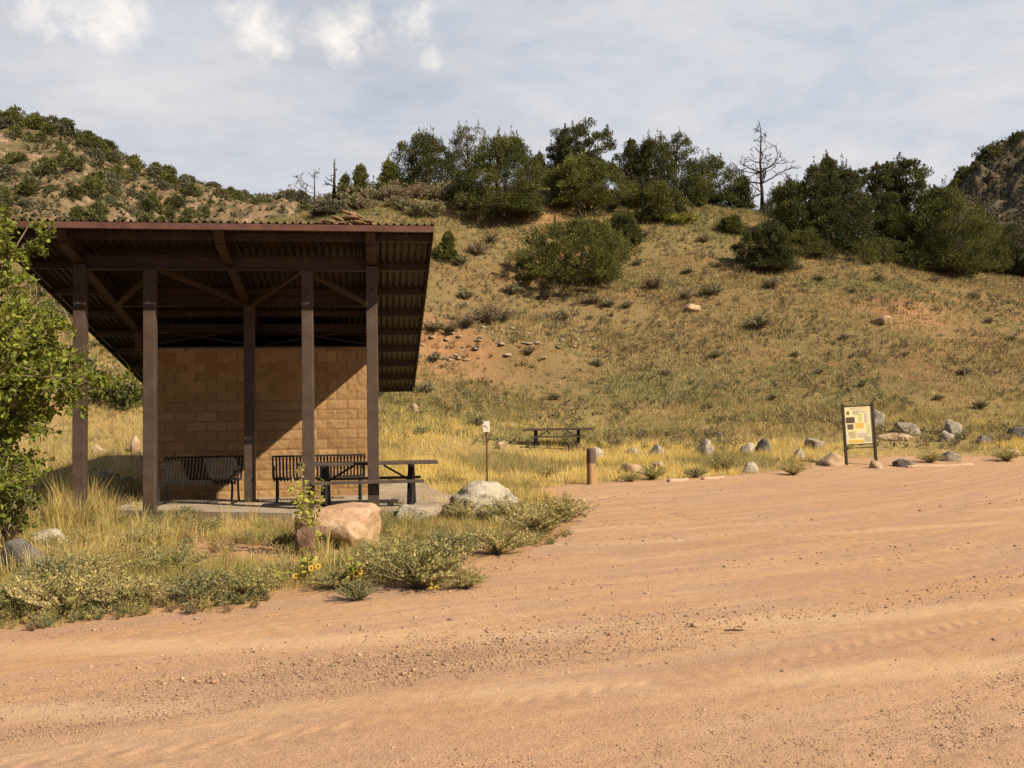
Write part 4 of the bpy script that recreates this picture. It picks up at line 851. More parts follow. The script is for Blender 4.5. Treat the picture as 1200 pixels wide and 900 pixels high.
def low_weeds(name, x, y, size, pal, seed, nst=16, nlf=15, lf=.022, z=None):
    rs = np.random.RandomState(seed); N = len(x); K = nst*nlf; az = rs.rand(N, nst, 1)*6.283; rr2 = np.sqrt(rs.rand(N, nst, 1)); u = rs.uniform(.1, 1, (N, nst, nlf))
    px_ = np.cos(az)*rr2*u*.5; py_ = np.sin(az)*rr2*u*.5; pz_ = u**.85*(1-.4*rr2**2)*rs.uniform(.5, 1, (N, nst, 1))*.75
    P = np.stack([px_, py_, pz_], -1).reshape(N, K, 3)*size[:, None, None]+rs.normal(0, .02, (N, K, 3))*size[:, None, None]+np.stack([x, y, T(x, y) if z is None else z], 1)[:, None]
    d = rs.normal(size=(N, K, 3)); d[..., 2] = np.abs(d[..., 2])+.5; d /= np.linalg.norm(d, axis=-1, keepdims=True); d *= (lf*rs.uniform(.6, 1.4, (N, K, 1)))*(size[:, None, None]/.35)**.5
    sd_ = np.cross(d, rs.normal(size=(N, K, 3))); sd_ /= np.linalg.norm(sd_, axis=-1, keepdims=True)+1e-9; sd_ *= np.linalg.norm(d, axis=-1, keepdims=True)*.24
    V = np.stack([P, P+d*.5+sd_, P+d, P+d*.5-sd_], 2).reshape(-1, 3); c = pick(pal, N, rs)[:, None]*rs.uniform(.75, 1.25, (N, K, 1)); c = np.repeat(c.reshape(-1, 3), 4, 0)
    tag(link(name, fastmesh(name, V, np.arange(N*K)[:, None]*4+np.array([[0, 1, 2, 3]]), None, c), M_WEED), kind='stuff')
rs = np.random.RandomState(33); x, y = scatter(5200, 7.4, 22, -.72, .12, rs, False); e = -road_sd(x, y)
k = ok(x, y, -.12) & (fbm(x*1.1, y*1.1, 301, 3)+.20*np.exp(-((e-.35)/.5)**2) > .0+.3*(e < .05)+BARE(x, y)); x, y, e = x[k], y[k], e[k]
low_weeds('ground_weeds', x, y, (.14+.26*rs.rand(len(x)))*np.clip(.45+e, .45, 1), WEEDS_PAL, 34)
x, y = scatter(15000, 34, 84, -.62, .62, rs); k = (fbm(x*.3, y*.4, 311, 3)+.3*rs.rand(len(x)) > .12); x, y = x[k], y[k]
low_weeds('slope_scrub', x, y, .25+.5*rs.rand(len(x))**2, [(.13, .12, .07), (.20, .18, .09), (.10, .09, .055), (.34, .28, .15), (.2, .16, .12)], 35, 8, 7, .06)
wm = [weed_mesh(400+k, .42, .85, 90, 60, (WEEDP, WEEDS, WEEDP, WEEDS, WEEDG)[k], .024, up=1.2) for k in range(5)]
sg = [weed_mesh(420+k, .8, 1.25, 60, 50, SAGEP, .075, lw=.3) for k in range(3)]+[weed_mesh(430+k, .8, 1.25, 60, 36, BROWNP, .07, lw=.25) for k in range(2)]
rs = np.random.RandomState(31)
WD = [(490, 690, 1.5, 'yellow-green bushy weed spilling to the road below the low grey rock'), (455, 672, 1.1, 'olive weed bush just right of the pink boulder'), (525, 655, 1.2, 'olive weed bush in front of the whitish boulder'),
      (585, 650, 1.3, 'olive weed bush nearest the road right of the whitish boulder'), (625, 628, 1.4, 'weed bush with grey-green tips near the point of the grass island'), (662, 612, 1.1, 'low weed bush at the very point of the grass island'),
      (600, 612, 1.2, 'straw-coloured weed bush right behind the whitish boulder'), (545, 690, .7, 'small weed tuft out on the road side of the island'), (395, 690, .8, 'low leafy weed below the sunflowers'),
      (418, 705, .6, 'tiny green weed at the road edge'), (285, 700, 1.2, 'dense dark olive weed clump by the road left of the sunflowers'), (230, 705, 1.0, 'olive weed clump at the road edge, second from the left group'),
      (150, 712, 1.2, 'weed clump hanging over the road edge at the left'), (75, 722, 1.4, 'big olive weed clump at the left road edge'), (15, 716, 1.3, 'weed clump at the left picture edge near the road'),
      (110, 680, 1.2, 'tall green weed right of the dark rock'), (200, 675, 1.2, 'green weed in the middle of the left grass'), (240, 625, 1.0, 'green weed in front of the slab below the dark bench'),
      (215, 610, .9, 'green weed close to the slab edge near the second post'), (170, 640, 1.2, 'yellow green weed between the slab and the left grass'), (60, 690, 1.1, 'weed just below the dark slate rock'),
      (330, 680, .8, 'low weed beside the bare dirt patch'), (545, 610, .9, 'dark green weed at the left side of the whitish boulder'), (522, 572, 1.2, 'grey-green bush right of the picnic table end'),
      (765, 562, 1.1, 'dark low bush at the road edge right of the bollard'), (738, 565, .8, 'small dark bush at the road edge below the flat rock'), (846, 553, 1.5, 'bright green low bush in the rock row'), (815, 560, .9, 'low olive bush left of the thin pale log'),
      (930, 557, 1.2, 'olive bush at the road edge left of the information board'), (1180, 541, 1.3, 'green weed patch by the right picture edge'), (1090, 543, 1.1, 'green weed patch right of the long pale log'), (640, 560, 1.0, 'brownish low weed left of the bollard')]
a_near = lambda py: py > 600
for k, (px, py, s, lb) in enumerate(WD):
    s = s*(.85 if px < 350 else (.98 if px < 640 else 1.15) if a_near(py) else .95)
    a = seat_on_ground(px, py); lm, sm = wm[(k*7+k//5) % 5]; f_ = 1.0 if a[1] < 15 else 1.15; plant('weed_bush', lm, sm, M_WEED, (a[0], a[1], a[2]), s*f_, lb, 'weed', None, rs.rand()*6, s*f_*rs.uniform(.7, 1.0))
SG = [(572, 381, 44), (548, 385, 40), (590, 378, 34), (695, 357, 26), (712, 360, 22), (768, 340, 34), (805, 352, 26), (833, 347, 32), (888, 388, 34), (905, 340, 28), (735, 362, 18), (660, 378, 24), (1030, 330, 18), (1096, 332, 16),
      (748, 312, 18), (806, 322, 16), (640, 352, 22), (600, 345, 28), (755, 280, 20), (826, 285, 20), (870, 300, 16), (560, 300, 30), (540, 312, 24), (576, 286, 26), (640, 300, 20), (500, 462, 22), (510, 425, 22), (560, 500, 22), (492, 510, 20),
      (722, 525, 24), (670, 528, 26), (840, 420, 16), (932, 420, 14), (990, 400, 18), (1060, 420, 16), (960, 440, 14), (1130, 440, 20), (780, 440, 16), (700, 430, 18), (620, 420, 20), (650, 470, 18), (1160, 380, 18), (1185, 400, 16), (905, 470, 16), (1010, 455, 18), (1100, 470, 16), (1150, 480, 20), (830, 480, 16),
      (480, 300, 20), (468, 420, 20), (545, 352, 24), (676, 290, 20), (960, 330, 18), (1000, 345, 16), (935, 318, 16), (1140, 350, 18), (860, 262, 18), (530, 395, 30), (510, 388, 26)]
SGL = {0: 'largest scrub clump on the lip above the orange cut bank', 1: 'scrub clump left of the largest one on the cut bank lip', 2: 'scrub clump right of the largest one on the cut bank lip', 3: 'left one of two small shrubs below the widest juniper bush', 4: 'right one of two small shrubs below the widest juniper bush',
 5: 'dark shrub on open slope halfway between the widest bush and the lone dark juniper', 6: 'left one of two touching shrubs below the lone dark juniper', 7: 'right one of two touching shrubs below the lone dark juniper', 8: 'grey shrub standing alone in mid slope under the lone dark juniper', 9: 'shrub just under the foot of the lone dark juniper',
 27: 'shrub in the grass right above the small white marker sign', 29: 'scrub clump growing at the right leg of the far picnic table', 30: 'scrub clump under the far picnic table'}
for k, (px, py, wpx) in enumerate(SG):
    a = seat_on_ground(px, py); s = wpx*a[1]/F/1.2; i_ = rs.randint(5); plant('sagebrush', *sg[i_], M_SAGE, a, s, SGL.get(k) or ('grey-green sagebrush clump on the open grassy slope' if i_ < 3 else 'brownish dry shrub clump on the open grassy slope'), 'shrub', 'low shrubs dotted over the slope', rs.rand()*6, s*rs.uniform(.7, 1.0))
# scrub thicket on the mound over the roof, left of the big juniper
for k in range(46):
    px = rs.uniform(375, 560); top = np.interp(px, [375, 420, 470, 560], [246, 232, 212, 200]); py = top+rs.uniform(6, 44)
    Yd = np.interp(py-top, [0, 50], [71, 62]); x, y, _ = at(px, py, Yd); s = rs.uniform(.9, 1.9); i_ = rs.randint(5)
    plant('scrub_bush', *sg[i_], M_SAGE, (x, y, Z(x, y)-.05), s, 'rounded grey-olive scrub bush on the mound above the roof edge', 'shrub', 'scrub bushes on the mound behind the roof', rs.rand()*6)

# tall sunflower beside the pink boulder
def sunflower(px, py, H, heads, nst, seed, label, spread=.25, leafc=((.26, .28, .05), (.42, .40, .08), (.52, .46, .12))):
    a = seat_on_ground(px, py); e = empty('sunflower_plant', a, label, 'flower', None)
    rs = np.random.RandomState(seed); paths = []; LP = []; LD = []; LC = []; tips = []
    for k in range(nst):
        n = 8; tt = np.linspace(0, 1, n); az = rs.rand()*6.28; r_ = spread*rs.rand(); h = H*rs.uniform(.6, 1) if k else H
        P = np.stack([math.cos(az)*r_*tt, math.sin(az)*r_*tt, h*tt], 1)+rs.normal(0, .012, (n, 3))*tt[:, None]; P[0, 2] = -.03; paths.append((P, np.linspace(.009, .003, n))); tips.append(P[-1])
        m = int(64*h/1.2)+6; u = rs.uniform(.1, 1, m); ii = np.clip((u*(n-1)).astype(int), 0, n-2); fr = u*(n-1)-ii; Pt = P[ii]*(1-fr)[:, None]+P[ii+1]*fr[:, None]
        d = rs.normal(size=(m, 3)); d[:, 2] = d[:, 2]*.35+.25; d /= np.linalg.norm(d, axis=1)[:, None]; LP.append(Pt+d*.02); LD.append(d*rs.uniform(.04, .10, (m, 1))); LC.append(np.array(leafc)[rs.randint(0, 3, m)])
    V, Q = tube_arrays(paths, 5); link('stem', fastmesh('stem', V, Q), M_TWIG, e, True)
    LP = np.vstack(LP); LD = np.vstack(LD); LC = np.vstack(LC); n = len(LP); s_ = np.cross(LD, rs.normal(size=(n, 3))); s_ /= np.linalg.norm(s_, axis=1)[:, None]; s_ *= np.linalg.norm(LD, axis=1)[:, None]*.3
    V = np.stack([LP, LP+LD*.45+s_, LP+LD-np.array([0, 0, .015]), LP+LD*.45-s_], 1).reshape(-1, 3); link('leaves', fastmesh('leaves', V, np.arange(n)[:, None]*4+np.array([[0, 1, 2, 3]]), None, np.repeat(LC, 4, 0)), M_LEAF, e)
    for hx, hy in heads:
        d = ray(hx, hy); t = a[1]/d[1]; c = Vector((d[0]*t-a[0], -.05, EYE+d[2]*t-a[2])); fl = Vector((.25, -.9, .45)).normalized(); rot = fl.to_track_quat('Z', 'Y').to_matrix()
        V = []; Fq = []
        for ring, (rin, rout, tw) in enumerate(((.010, .034, 0), (.010, .029, .22))):
            for k in range(13):
                an = k/13*6.283+tw; b0 = len(V)
                for rr_, wa in ((rin, 0), ((rin+rout)/2, .22), (rout, 0), ((rin+rout)/2, -.22)): V.append((rr_*math.cos(an+wa), rr_*math.sin(an+wa), .004*ring+.3*(rr_-.012)**1.0*.3))
                Fq.append([b0, b0+1, b0+2, b0+3])
        V = [tuple(rot @ Vector(v)+c) for v in V]
        fo = link('flower_head', fastmesh('flower_head', V, Fq), M_PETAL, e)
        bm = bmesh.new(); bmesh.ops.create_uvsphere(bm, u_segments=10, v_segments=6, radius=.014, matrix=Matrix.Translation(c+fl*.006) @ rot.to_4x4() @ Matrix.Diagonal((1, 1, .5, 1))); bmo('flower_centre', bm, M_DISC, fo, True)
        V, Q = tube_arrays([([(c.x*.6, c.y*.6, max(c.z-.16, 0)), (c.x*.95, c.y, c.z-.05), tuple(c)], [.003, .0025, .002])], 4); link('flower_stalk', fastmesh('flower_stalk', V, Q), M_TWIG, fo)
    return e
m, t, o = mat('yellow_petal'); p_ = t.node('ShaderNodeBsdfPrincipled', {'Base Color': (.85, .56, .02, 1), 'Roughness': .6}); q_ = t.node('ShaderNodeBsdfTranslucent', {'Color': (.9, .6, .02, 1)}); x_ = t.node('ShaderNodeMixShader', {0: .35}); t.l.new(p_.outputs[0], x_.inputs[1]); t.l.new(q_.outputs[0], x_.inputs[2]); t.l.new(x_.outputs[0], o.inputs[0]); M_PETAL = m
m, t, o = mat('flower_disc'); principled(t, o, (.09, .045, .012), .9); M_DISC = m
sunflower(366, 650, 1.15, [], 7, 1, 'tall leggy sunflower plant going to seed beside the pink boulder', .28)
sunflower(358, 684, .35, [(348, 674), (366, 665), (374, 663)], 4, 2, 'low sunflower plant with three yellow flowers left of the boulder', .2)
sunflower(418, 692, .30, [(423, 669), (418, 672), (405, 681)], 4, 3, 'low sunflower plant with yellow flowers below the boulder', .15)
sunflower(325, 690, .22, [(333, 704), ], 3, 4, 'very small sunflower with one flower near the road edge', .1)
sunflower(650, 612, .35, [(651, 593), (649, 602)], 4, 5, 'sunflower with two yellow flowers at the point of the grass island', .15)
sunflower(512, 690, .22, [(512, 689), (517, 691), (505, 690)], 3, 6, 'tiny sunflower with small yellow blooms in the weeds by the road', .15)

# ------------------------------------------------------------------ trees
def limb(rs, p, d, L, r, depth, out, tips, wob=.25, minr=.01, split=(2, 3), ang=.6, upb=.15, shrink=.68):
    n = 6; P = [np.array(p)]; d = np.array(d, float); d /= np.linalg.norm(d)
    for k in range(n-1):
        d = d+rs.normal(0, wob*.3, 3)+np.array([0, 0, upb*.2]); d /= np.linalg.norm(d); P.append(P[-1]+d*L/(n-1))
    r1 = r*.62 if depth > 0 else r*.25
    out.append((np.array(P), np.linspace(r, max(r1, minr*.5), n)))
    if depth <= 0: tips.append(P[-1]); return
    for k in range(rs.randint(split[0], split[1]+1)):
        i_ = rs.randint(2, n) if k else n-1; nd = d+rs.normal(0, ang, 3); limb(rs, P[i_], nd, L*shrink*rs.uniform(.7, 1.15), r*.58 if k else r*.62, depth-1, out, tips, wob, minr, split, ang, upb, shrink)
def conifer_mesh(seed, H, Wd, n, pal, kind='juniper', ls=.12, clumps=70, lo=.0, fine=True):
    dense = kind in ('juniper', 'round', 'cone') and fine; c0 = clumps; clumps = int(clumps*(2.4 if dense else 2.0))
    """juniper / pinyon: sprays of needles gathered into clumps through an uneven crown, trunk and limbs inside"""
    rs = np.random.RandomState(seed); C = []; Rr = []
    lob = [(rs.rand()*6.28, rs.uniform(.15, .85), rs.uniform(.18, .38)) for _ in range(7)]
    while len(C) < clumps:
        kq = len(C); h = lo+(1-lo)*((kq*.7548776+.5+rs.uniform(-.01, .01)) % 1)**1.1
        if kind in ('juniper', 'round') and kq % 7 == 3: h = rs.uniform(.0, .12)
        hm, pw = (.38, 1.6) if kind == 'juniper' else (.45, 2.2)
        if kind in ('juniper', 'round'): prof = .84+.16*h/hm if h < hm else max(0, 1-((h-hm)/(1.02-hm))**pw)**.62
        elif kind == 'cone': prof = (1-h)**.72*.95+.04
        elif kind == 'spire': prof = .75*(1-h)**.6+.05
        else: prof = (.35+.65*math.sin(min(1, h*1.15)*2.4))*.8 if h < .96 else .15      # open
        a = (kq*.5698403+seed*.37+rs.uniform(-.03, .03))*6.283; rad = prof*rs.uniform(.12, 1)**(.6 if dense else .5)
        adj = 0.
        for la, lh, lw_ in lob: adj += .26*math.exp(-((h-lh)/lw_)**2)*math.cos(a-la)
        rad *= min(1.35, max(.55, 1+adj))
        C.append((math.cos(a)*rad*Wd/2, math.sin(a)*rad*Wd/2, h*H)); Rr.append((.34 if kind == 'open' else .42)*rs.uniform(.65, 1.25))
    C = np.array(C); Rr = np.array(Rr)*(2.15 if dense else 2.3)*math.sqrt(Wd*H)/math.sqrt(c0)*(.72 if kind in ('cone', 'open') else 1.0)
    ci = rs.randint(0, clumps, n); g = rs.normal(size=(n, 3)); g /= np.linalg.norm(g, axis=1)[:, None]; g *= (rs.rand(n, 1)**.45)
    P = C[ci]+g*Rr[ci][:, None]*np.array([1, 1, .9]); P[:, 2] = np.maximum(P[:, 2], .03*H+rs.rand(n)*.04*H)
    if fine:
        spk = (rs.rand(clumps) < .5)*rs.uniform(.3, 1, clumps); m_ = rs.rand(n) < .14; t_ = rs.rand(n)
        up_ = (m_*spk[ci]*t_*Rr[ci]*2.4)[:, None]; P = np.where(m_[:, None] & (spk[ci] > 0)[:, None], C[ci]+(P-C[ci])*(.45*(1-t_))[:, None]+np.array([0, 0, 1.])*(Rr[ci][:, None]*.5+up_)*np.array([[1, 1, 1]]), P)
    for ax in (0, 1):
        lo_, hi_ = np.percentile(P[:, ax], (4, 96)); f_ = Wd*.84/(hi_-lo_); P[:, ax] = (P[:, ax]-(lo_+hi_)/2)*f_; C[:, ax] = (C[:, ax]-(lo_+hi_)/2)*f_
    f_ = H/np.percentile(P[:, 2], 99.95); P[:, 2] *= f_; C[:, 2] *= f_
    out = P-np.array([0, 0, H*.35]); out /= np.linalg.norm(out, axis=1)[:, None]+1e-9
    d = g*.5+out*.55+np.array([0, 0, .55])+rs.normal(0, .38, (n, 3)); d /= np.linalg.norm(d, axis=1)[:, None]; d *= (ls*rs.uniform(.6, 1.5, (n, 1)))
    s = np.cross(d, rs.normal(size=(n, 3))); s /= np.linalg.norm(s, axis=1)[:, None]+1e-9; s *= np.linalg.norm(d, axis=1)[:, None]*(.26 if fine else .32)
    V = np.stack([P-s*.5, P+d*.55+s*-.9, P+d, P+d*.55+s*.9], 1); V[:, 0] = P-d*.2; V = V.reshape(-1, 3)
    pc = np.array(pal)[rs.randint(0, len(pal), clumps)]*rs.uniform(.8, 1.2, (clumps, 1)); c = pc[ci]*rs.uniform(.75, 1.3, (n, 1))
    crown = fastmesh('crown', V, np.arange(n)[:, None]*4+np.array([[0, 1, 2, 3]]), None, np.repeat(c, 4, 0))
    paths = []; stems = 1 if kind in ('cone', 'spire', 'open') else rs.randint(2, 5); r0 = .035*H*(.8 if stems > 1 else 1)
    base = []
    for k in range(stems):
        az = rs.rand()*6.28; m = 8; tt = np.linspace(0, 1, m); sp = 0 if stems == 1 else Wd*.16
        Pt = np.stack([math.cos(az)*sp*tt, math.sin(az)*sp*tt, H*.86*tt], 1)+rs.normal(0, .02*H, (m, 3))*tt[:, None]; Pt[0] = (math.cos(az)*r0*(stems > 1), math.sin(az)*r0*(stems > 1), -.25); paths.append((Pt, np.linspace(r0, r0*.15, m))); base.append(Pt)
    for k in rs.permutation(clumps)[:46]:
        b = base[rs.randint(stems)]; q = C[k]; i_ = int(np.clip(q[2]/H*8-1.6, 0, 6)); p0 = b[i_]; mid = (p0+q)/2+np.array([0, 0, .06*H*rs.uniform(-.6, .6)]); paths.append((np.array([p0, (p0+mid)/2, mid, q]), np.array([.30, .22, .16, .06])*r0))
    v, q = tube_arrays(paths, 5); trunk = fastmesh('trunk', v, q); return crown, trunk
JUN = [(.100, .108, .034), (.072, .080, .026), (.13, .135, .042), (.085, .090, .030)]
JUNG = [(.12, .125, .034), (.09, .10, .030), (.15, .15, .045)]
PIN = [(.075, .080, .032), (.058, .064, .026), (.09, .092, .036)]
GREY = [(.13, .13, .085), (.11, .11, .07), (.16, .15, .10)]
def tree(px, base_py, top_py, w_px, Y, kind, pal, n, seed, label, name='juniper_tree', cat='tree', group=None, ls=.12, clumps=70, lo=0., mesh=None, fm=None):
    x, y, z = seat_on_ground(px, base_py, 42., 96.)
    if abs(y-Y) > 14: x, y, _ = at(px, base_py, Y); z = Z(x, y)
    Y = y; zt_ = EYE+ray(px, top_py)[2]*Y/ray(px, top_py)[1]; H = zt_-z; Wd = w_px*Y/F
    e = empty(name, (x, y, z), label, cat, group)
    c, t = conifer_mesh(seed, H, Wd, n, pal, kind, ls, clumps, lo); link('crown', c, fm or M_CON, e); link('trunk', t, M_BARK, e, True); return e
TR = [ # px base top w Y kind pal n label
 (672, 333, 253, 128, 59, 'round', JUNG, 26000, 'broad bushy green juniper in the middle of the slope, the widest bush', 'juniper_bush', 150, .10),
 (588, 256, 152, 96, 66, 'juniper', JUN, 26000, 'large full juniper standing left of the red bare path', 'juniper_tree', 120, .11),
 (690, 246, 176, 92, 71, 'juniper', JUNG, 18000, 'round green juniper in front of the tall dark tree on the crest', 'juniper_tree', 90, .12),
 (686, 236, 142, 70, 76, 'open', PIN, 12000, 'tall dark open-topped pinyon behind the round green juniper', 'pinyon_tree', 60, .13),
 (660, 232, 158, 34, 78, 'open', PIN, 4000, 'thin grey pinyon left of the tall dark pinyon', 'pinyon_tree', 26, .12),
 (500, 204, 149, 66, 73, 'round', PIN, 12000, 'dark rounded pinyon on top of the mound above the shelter roof', 'pinyon_tree', 60, .12),
 (549, 215, 144, 44, 76, 'open', GREY, 4200, 'sparse half-bare grey tree between the mound pinyon and the large juniper', 'sparse_tree', 36, .11),
 (762, 240, 156, 54, 75, 'juniper', PIN, 12000, 'dark upright juniper on the crest right of the tall pinyon', 'juniper_tree', 60, .12),
 (741, 236, 164, 30, 78, 'cone', PIN, 5000, 'narrow dark conifer left of the dark upright juniper', 'pinyon_tree', 34, .12),
 (793, 238, 155, 40, 77, 'open', PIN, 4600, 'airy tree with bare lower stems left of the low crest junipers', 'pinyon_tree', 34, .12),
 (768, 260, 205, 40, 70, 'round', JUNG, 6000, 'yellowish small juniper below the airy tree', 'juniper_tree', 40, .12),
 (789, 257, 219, 34, 68, 'juniper', JUN, 5000, 'small dark juniper next to the yellow-green shrub', 'juniper_bush', 40, .11),
 (634, 208, 177, 22, 84, 'cone', JUN, 3000, 'small pointed juniper alone on the crest beside the large juniper', 'juniper_tree', 24, .12),
 (645, 215, 192, 24, 84, 'round', JUN, 2000, 'low juniper right of the small pointed juniper', 'juniper_bush', 20, .12),
 (838, 240, 180, 56, 78, 'round', JUN, 9000, 'wide juniper on the crest left of the bare dead tree', 'juniper_tree', 56, .12),
 (868, 242, 204, 28, 76, 'juniper', PIN, 3500, 'small dark juniper touching the foot of the bare dead tree', 'juniper_tree', 26, .12),
 (812, 242, 200, 34, 79, 'round', JUN, 4500, 'low dark juniper behind the yellow-green shrub', 'juniper_bush', 34, .12),
 (727, 286, 246, 48, 64, 'juniper', JUN, 8000, 'dark juniper bush upslope from the widest bush', 'juniper_bush', 50, .11),
 (710, 288, 262, 30, 65, 'round', JUNG, 4000, 'small green bush touching the widest bush', 'juniper_bush', 26, .11),
 (898, 318, 257, 56, 57, 'round', PIN, 15000, 'compact dark juniper alone on the slope below the dead tree', 'juniper_tree', 80, .10),
 (858, 275, 249, 26, 66, 'round', JUNG, 3000, 'small bright green bush left of the compact dark juniper', 'juniper_bush', 20, .11),
 (793, 262, 247, 38, 67, 'round', [(.24, .24, .05), (.28, .27, .06)], 3000, 'bright yellow-green low shrub on the upper slope', 'shrub', 24, .1),
 (523, 305, 271, 26, 58, 'cone', JUN, 4500, 'little dark pointed juniper by the right corner of the roof', 'juniper_tree', 30, .09),
 (934, 286, 207, 46, 74, 'juniper', JUN, 9000, 'first juniper of the dark tree belt, right of the dead tree', 'juniper_tree', 60, .12),
 (955, 292, 186, 30, 78, 'open', PIN, 4500, 'thin ragged pinyon sticking out of the left of the tree belt', 'pinyon_tree', 34, .12),
 (976, 296, 179, 56, 75, 'cone', PIN, 12000, 'tall pointed pinyon in the left part of the tree belt', 'pinyon_tree', 66, .13),
 (998, 297, 186, 48, 73, 'juniper', PIN, 11000, 'dark full pinyon in the middle of the tree belt', 'pinyon_tree', 60, .13),
 (1028, 298, 194, 46, 76, 'open', PIN, 9000, 'dark pinyon with a flat clumped top in the tree belt', 'pinyon_tree', 46, .13),
 (1064, 304, 184, 58, 74, 'open', PIN, 13000, 'dark pinyon with spreading arms at its top, tallest right of the belt middle', 'pinyon_tree', 54, .14),
 (1045, 304, 236, 44, 73, 'round', JUN, 7000, 'low dark juniper between the two clump-topped pinyons', 'juniper_bush', 44, .12),
 (1112, 322, 210, 86, 75, 'juniper', JUN, 18000, 'broad grey-green juniper right of the spreading-arm pinyon', 'juniper_tree', 90, .12),
 (1088, 318, 240, 50, 71, 'round', JUN, 8000, 'low juniper in front of the broad grey-green juniper', 'juniper_bush', 50, .12),
 (1150, 320, 246, 56, 76, 'round', JUN, 9000, 'juniper near the right end of the tree belt', 'juniper_tree', 56, .12),
 (1192, 318, 254, 52, 79, 'round', PIN, 8000, 'dark juniper at the right picture edge', 'juniper_tree', 52, .12),
 (1240, 320, 250, 70, 80, 'round', PIN, 6000, 'juniper beyond the right picture edge', 'juniper_tree', 52, .12),
 (911, 250, 214, 26, 78, 'round', PIN, 3000, 'dark bush right behind the trunk of the dead tree', 'juniper_bush', 24, .12),
 (425, 232, 193, 24, 74, 'cone', JUNG, 3200, 'small light green conifer left on the mound above the roof', 'pinyon_tree', 26, .11),
 (455, 226, 186, 36, 73, 'cone', JUNG, 5200, 'bushy light green conifer on the mound, right of the smaller one', 'pinyon_tree', 36, .11),
 (404, 238, 202, 16, 75, 'cone', JUN, 1800, 'tiny thin conifer next to the snag on the mound', 'pinyon_tree', 16, .11),
 (385, 252, 232, 40, 72, 'round', GREY, 3600, 'grey-green bush at the left foot of the mound', 'shrub', 26, .1),
]
for k, (px, b, tp, wp_, Yd, kd, pl, n, lb, nm, cl, ls_) in enumerate(TR):
    tree(px, b, tp, wp_, Yd, kd, pl, int(n*3.0), 500+k, lb, nm, 'shrub' if nm in ('shrub', 'juniper_bush') else 'tree', None, ls_*.95, cl)
# low junipers under the tree belt
pool = [conifer_mesh(600+k, 3.0, 3.4, 5500, (JUN, PIN, JUNG, JUN)[k], ('round', 'juniper', 'juniper', 'round')[k], .12, 46) for k in range(4)]
for k, (px, py, s) in enumerate(((945, 300, .7), (968, 306, .55), (1012, 310, .6), (1035, 308, .7), (1072, 318, .6), (1130, 326, .6), (1170, 322, .7), (1208, 322, .7), (920, 265, .7), (905, 255, .6))):
    a = seat_on_ground(px, py); e = empty('juniper_bush', a, 'low dark bush at the foot of the tree belt', 'shrub', 'low bushes along the foot of the tree belt', rs.rand()*6); e.scale = (s,)*3; link('crown', pool[k % 4][0], M_CON, e); link('trunk', pool[k % 4][1], M_BARK, e)

# dead trees
def dead_tree(px, base, top, Y, seed, label, lean=0., side=10, name='dead_tree', spread=.35, thick=.022, arms=()):
    x, y, z = seat_on_ground(px, base, 42., 96.); Y = y; H = EYE+ray(px, top)[2]*Y/ray(px, top)[1]-z; rs = np.random.RandomState(seed)
    e = empty(name, (x, y, z), label, 'tree'); m = 10; tt = np.linspace(0, 1, m); Pt = np.stack([lean*H*tt, 0*tt, H*tt], 1)+rs.normal(0, .012*H, (m, 3))*tt[:, None]; Pt[0, 2] = -.3
    r0 = thick*H; v, q = tube_arrays([(Pt, np.linspace(r0, r0*.15, m))], 7); link('trunk', fastmesh('trunk', v, q), M_DEAD, e, True)
    out = []; tips = []
    for k in range(side):
        f_ = .22+.75*(k+.5)/side; p = Pt[int(f_*(m-1))]; az = rs.rand()*6.28; L = H*spread*(1.15-f_)*rs.uniform(.7, 1.2); limb(rs, p, (math.cos(az), math.sin(az)*.8, rs.uniform(-.15, .32)), L, r0*.42*(1.2-f_), 3, out, tips, .5, .006, (2, 3), .75, .2, .6)
    for (f_, ax, L) in arms: limb(rs, Pt[int(f_*(m-1))], (ax, .1, .25), L*H, r0*.4, 2, out, tips, .5, .01, (3, 4), .6, .1, .6)
    v, q = tube_arrays([(p, np.maximum(r_, .016*Y/75)) for p, r_ in out], 4); link('branches', fastmesh('branches', v, q), M_DEAD, e); return e
dead_tree(893, 240, 142, 76, 1, 'tall bare dead tree with twisted branches on the crest', 0., 20, spread=.27, arms=((.40, 1.0, .24), (.46, .9, .20), (.5, -1., .16)))
dead_tree(369, 250, 198, 74, 2, 'thin bare forked tree left of the snag over the roof', 0., 6, spread=.55, thick=.028)
dead_tree(391, 232, 186, 74, 3, 'dark broken snag on the mound above the roof', .03, 8, spread=.22, thick=.05)
dead_tree(753, 250, 206, 70, 4, 'brown dead juniper skeleton among the green crest junipers', 0., 18, spread=.7, thick=.05, arms=((.9, -.8, .4), (.9, .8, .4)))
dead_tree(683, 262, 238, 62, 5, 'short leaning dead stub sticking up behind the widest bush', -.25, 2, spread=.15, thick=.10)

rs = np.random.RandomState(78)
def far_scrub(name, hf, pr, yr_, n, seed, sz, pal):
    px = rs.uniform(pr[0], pr[1], n); yd = rs.uniform(yr_[0], yr_[1], n); k = fbm(px*.02, yd*.06, seed, 3)+rs.uniform(-.25, .25, n) > -.12; px, yd = px[k], yd[k]
    z = np.array([hf(a, b) for a, b in zip(px, yd)]); low_weeds(name, (px-600)/F*yd, yd, sz[0]+(sz[1]-sz[0])*rs.rand(len(px))**2, pal, seed, 7, 6, .20, z)
far_scrub('far_hill_scrub', hill_h, (-420, 440), (112, 216), 9500, 79, (.5, 1.9), [(.10, .10, .045), (.15, .14, .07), (.08, .085, .04), (.22, .18, .10), (.13, .12, .07)])
far_scrub('rocky_hill_scrub', rocky_h, (1100, 1260), (230, 332), 1500, 83, (1.0, 3.6), [(.07, .07, .04), (.10, .095, .055), (.055, .06, .035), (.13, .11, .07)])
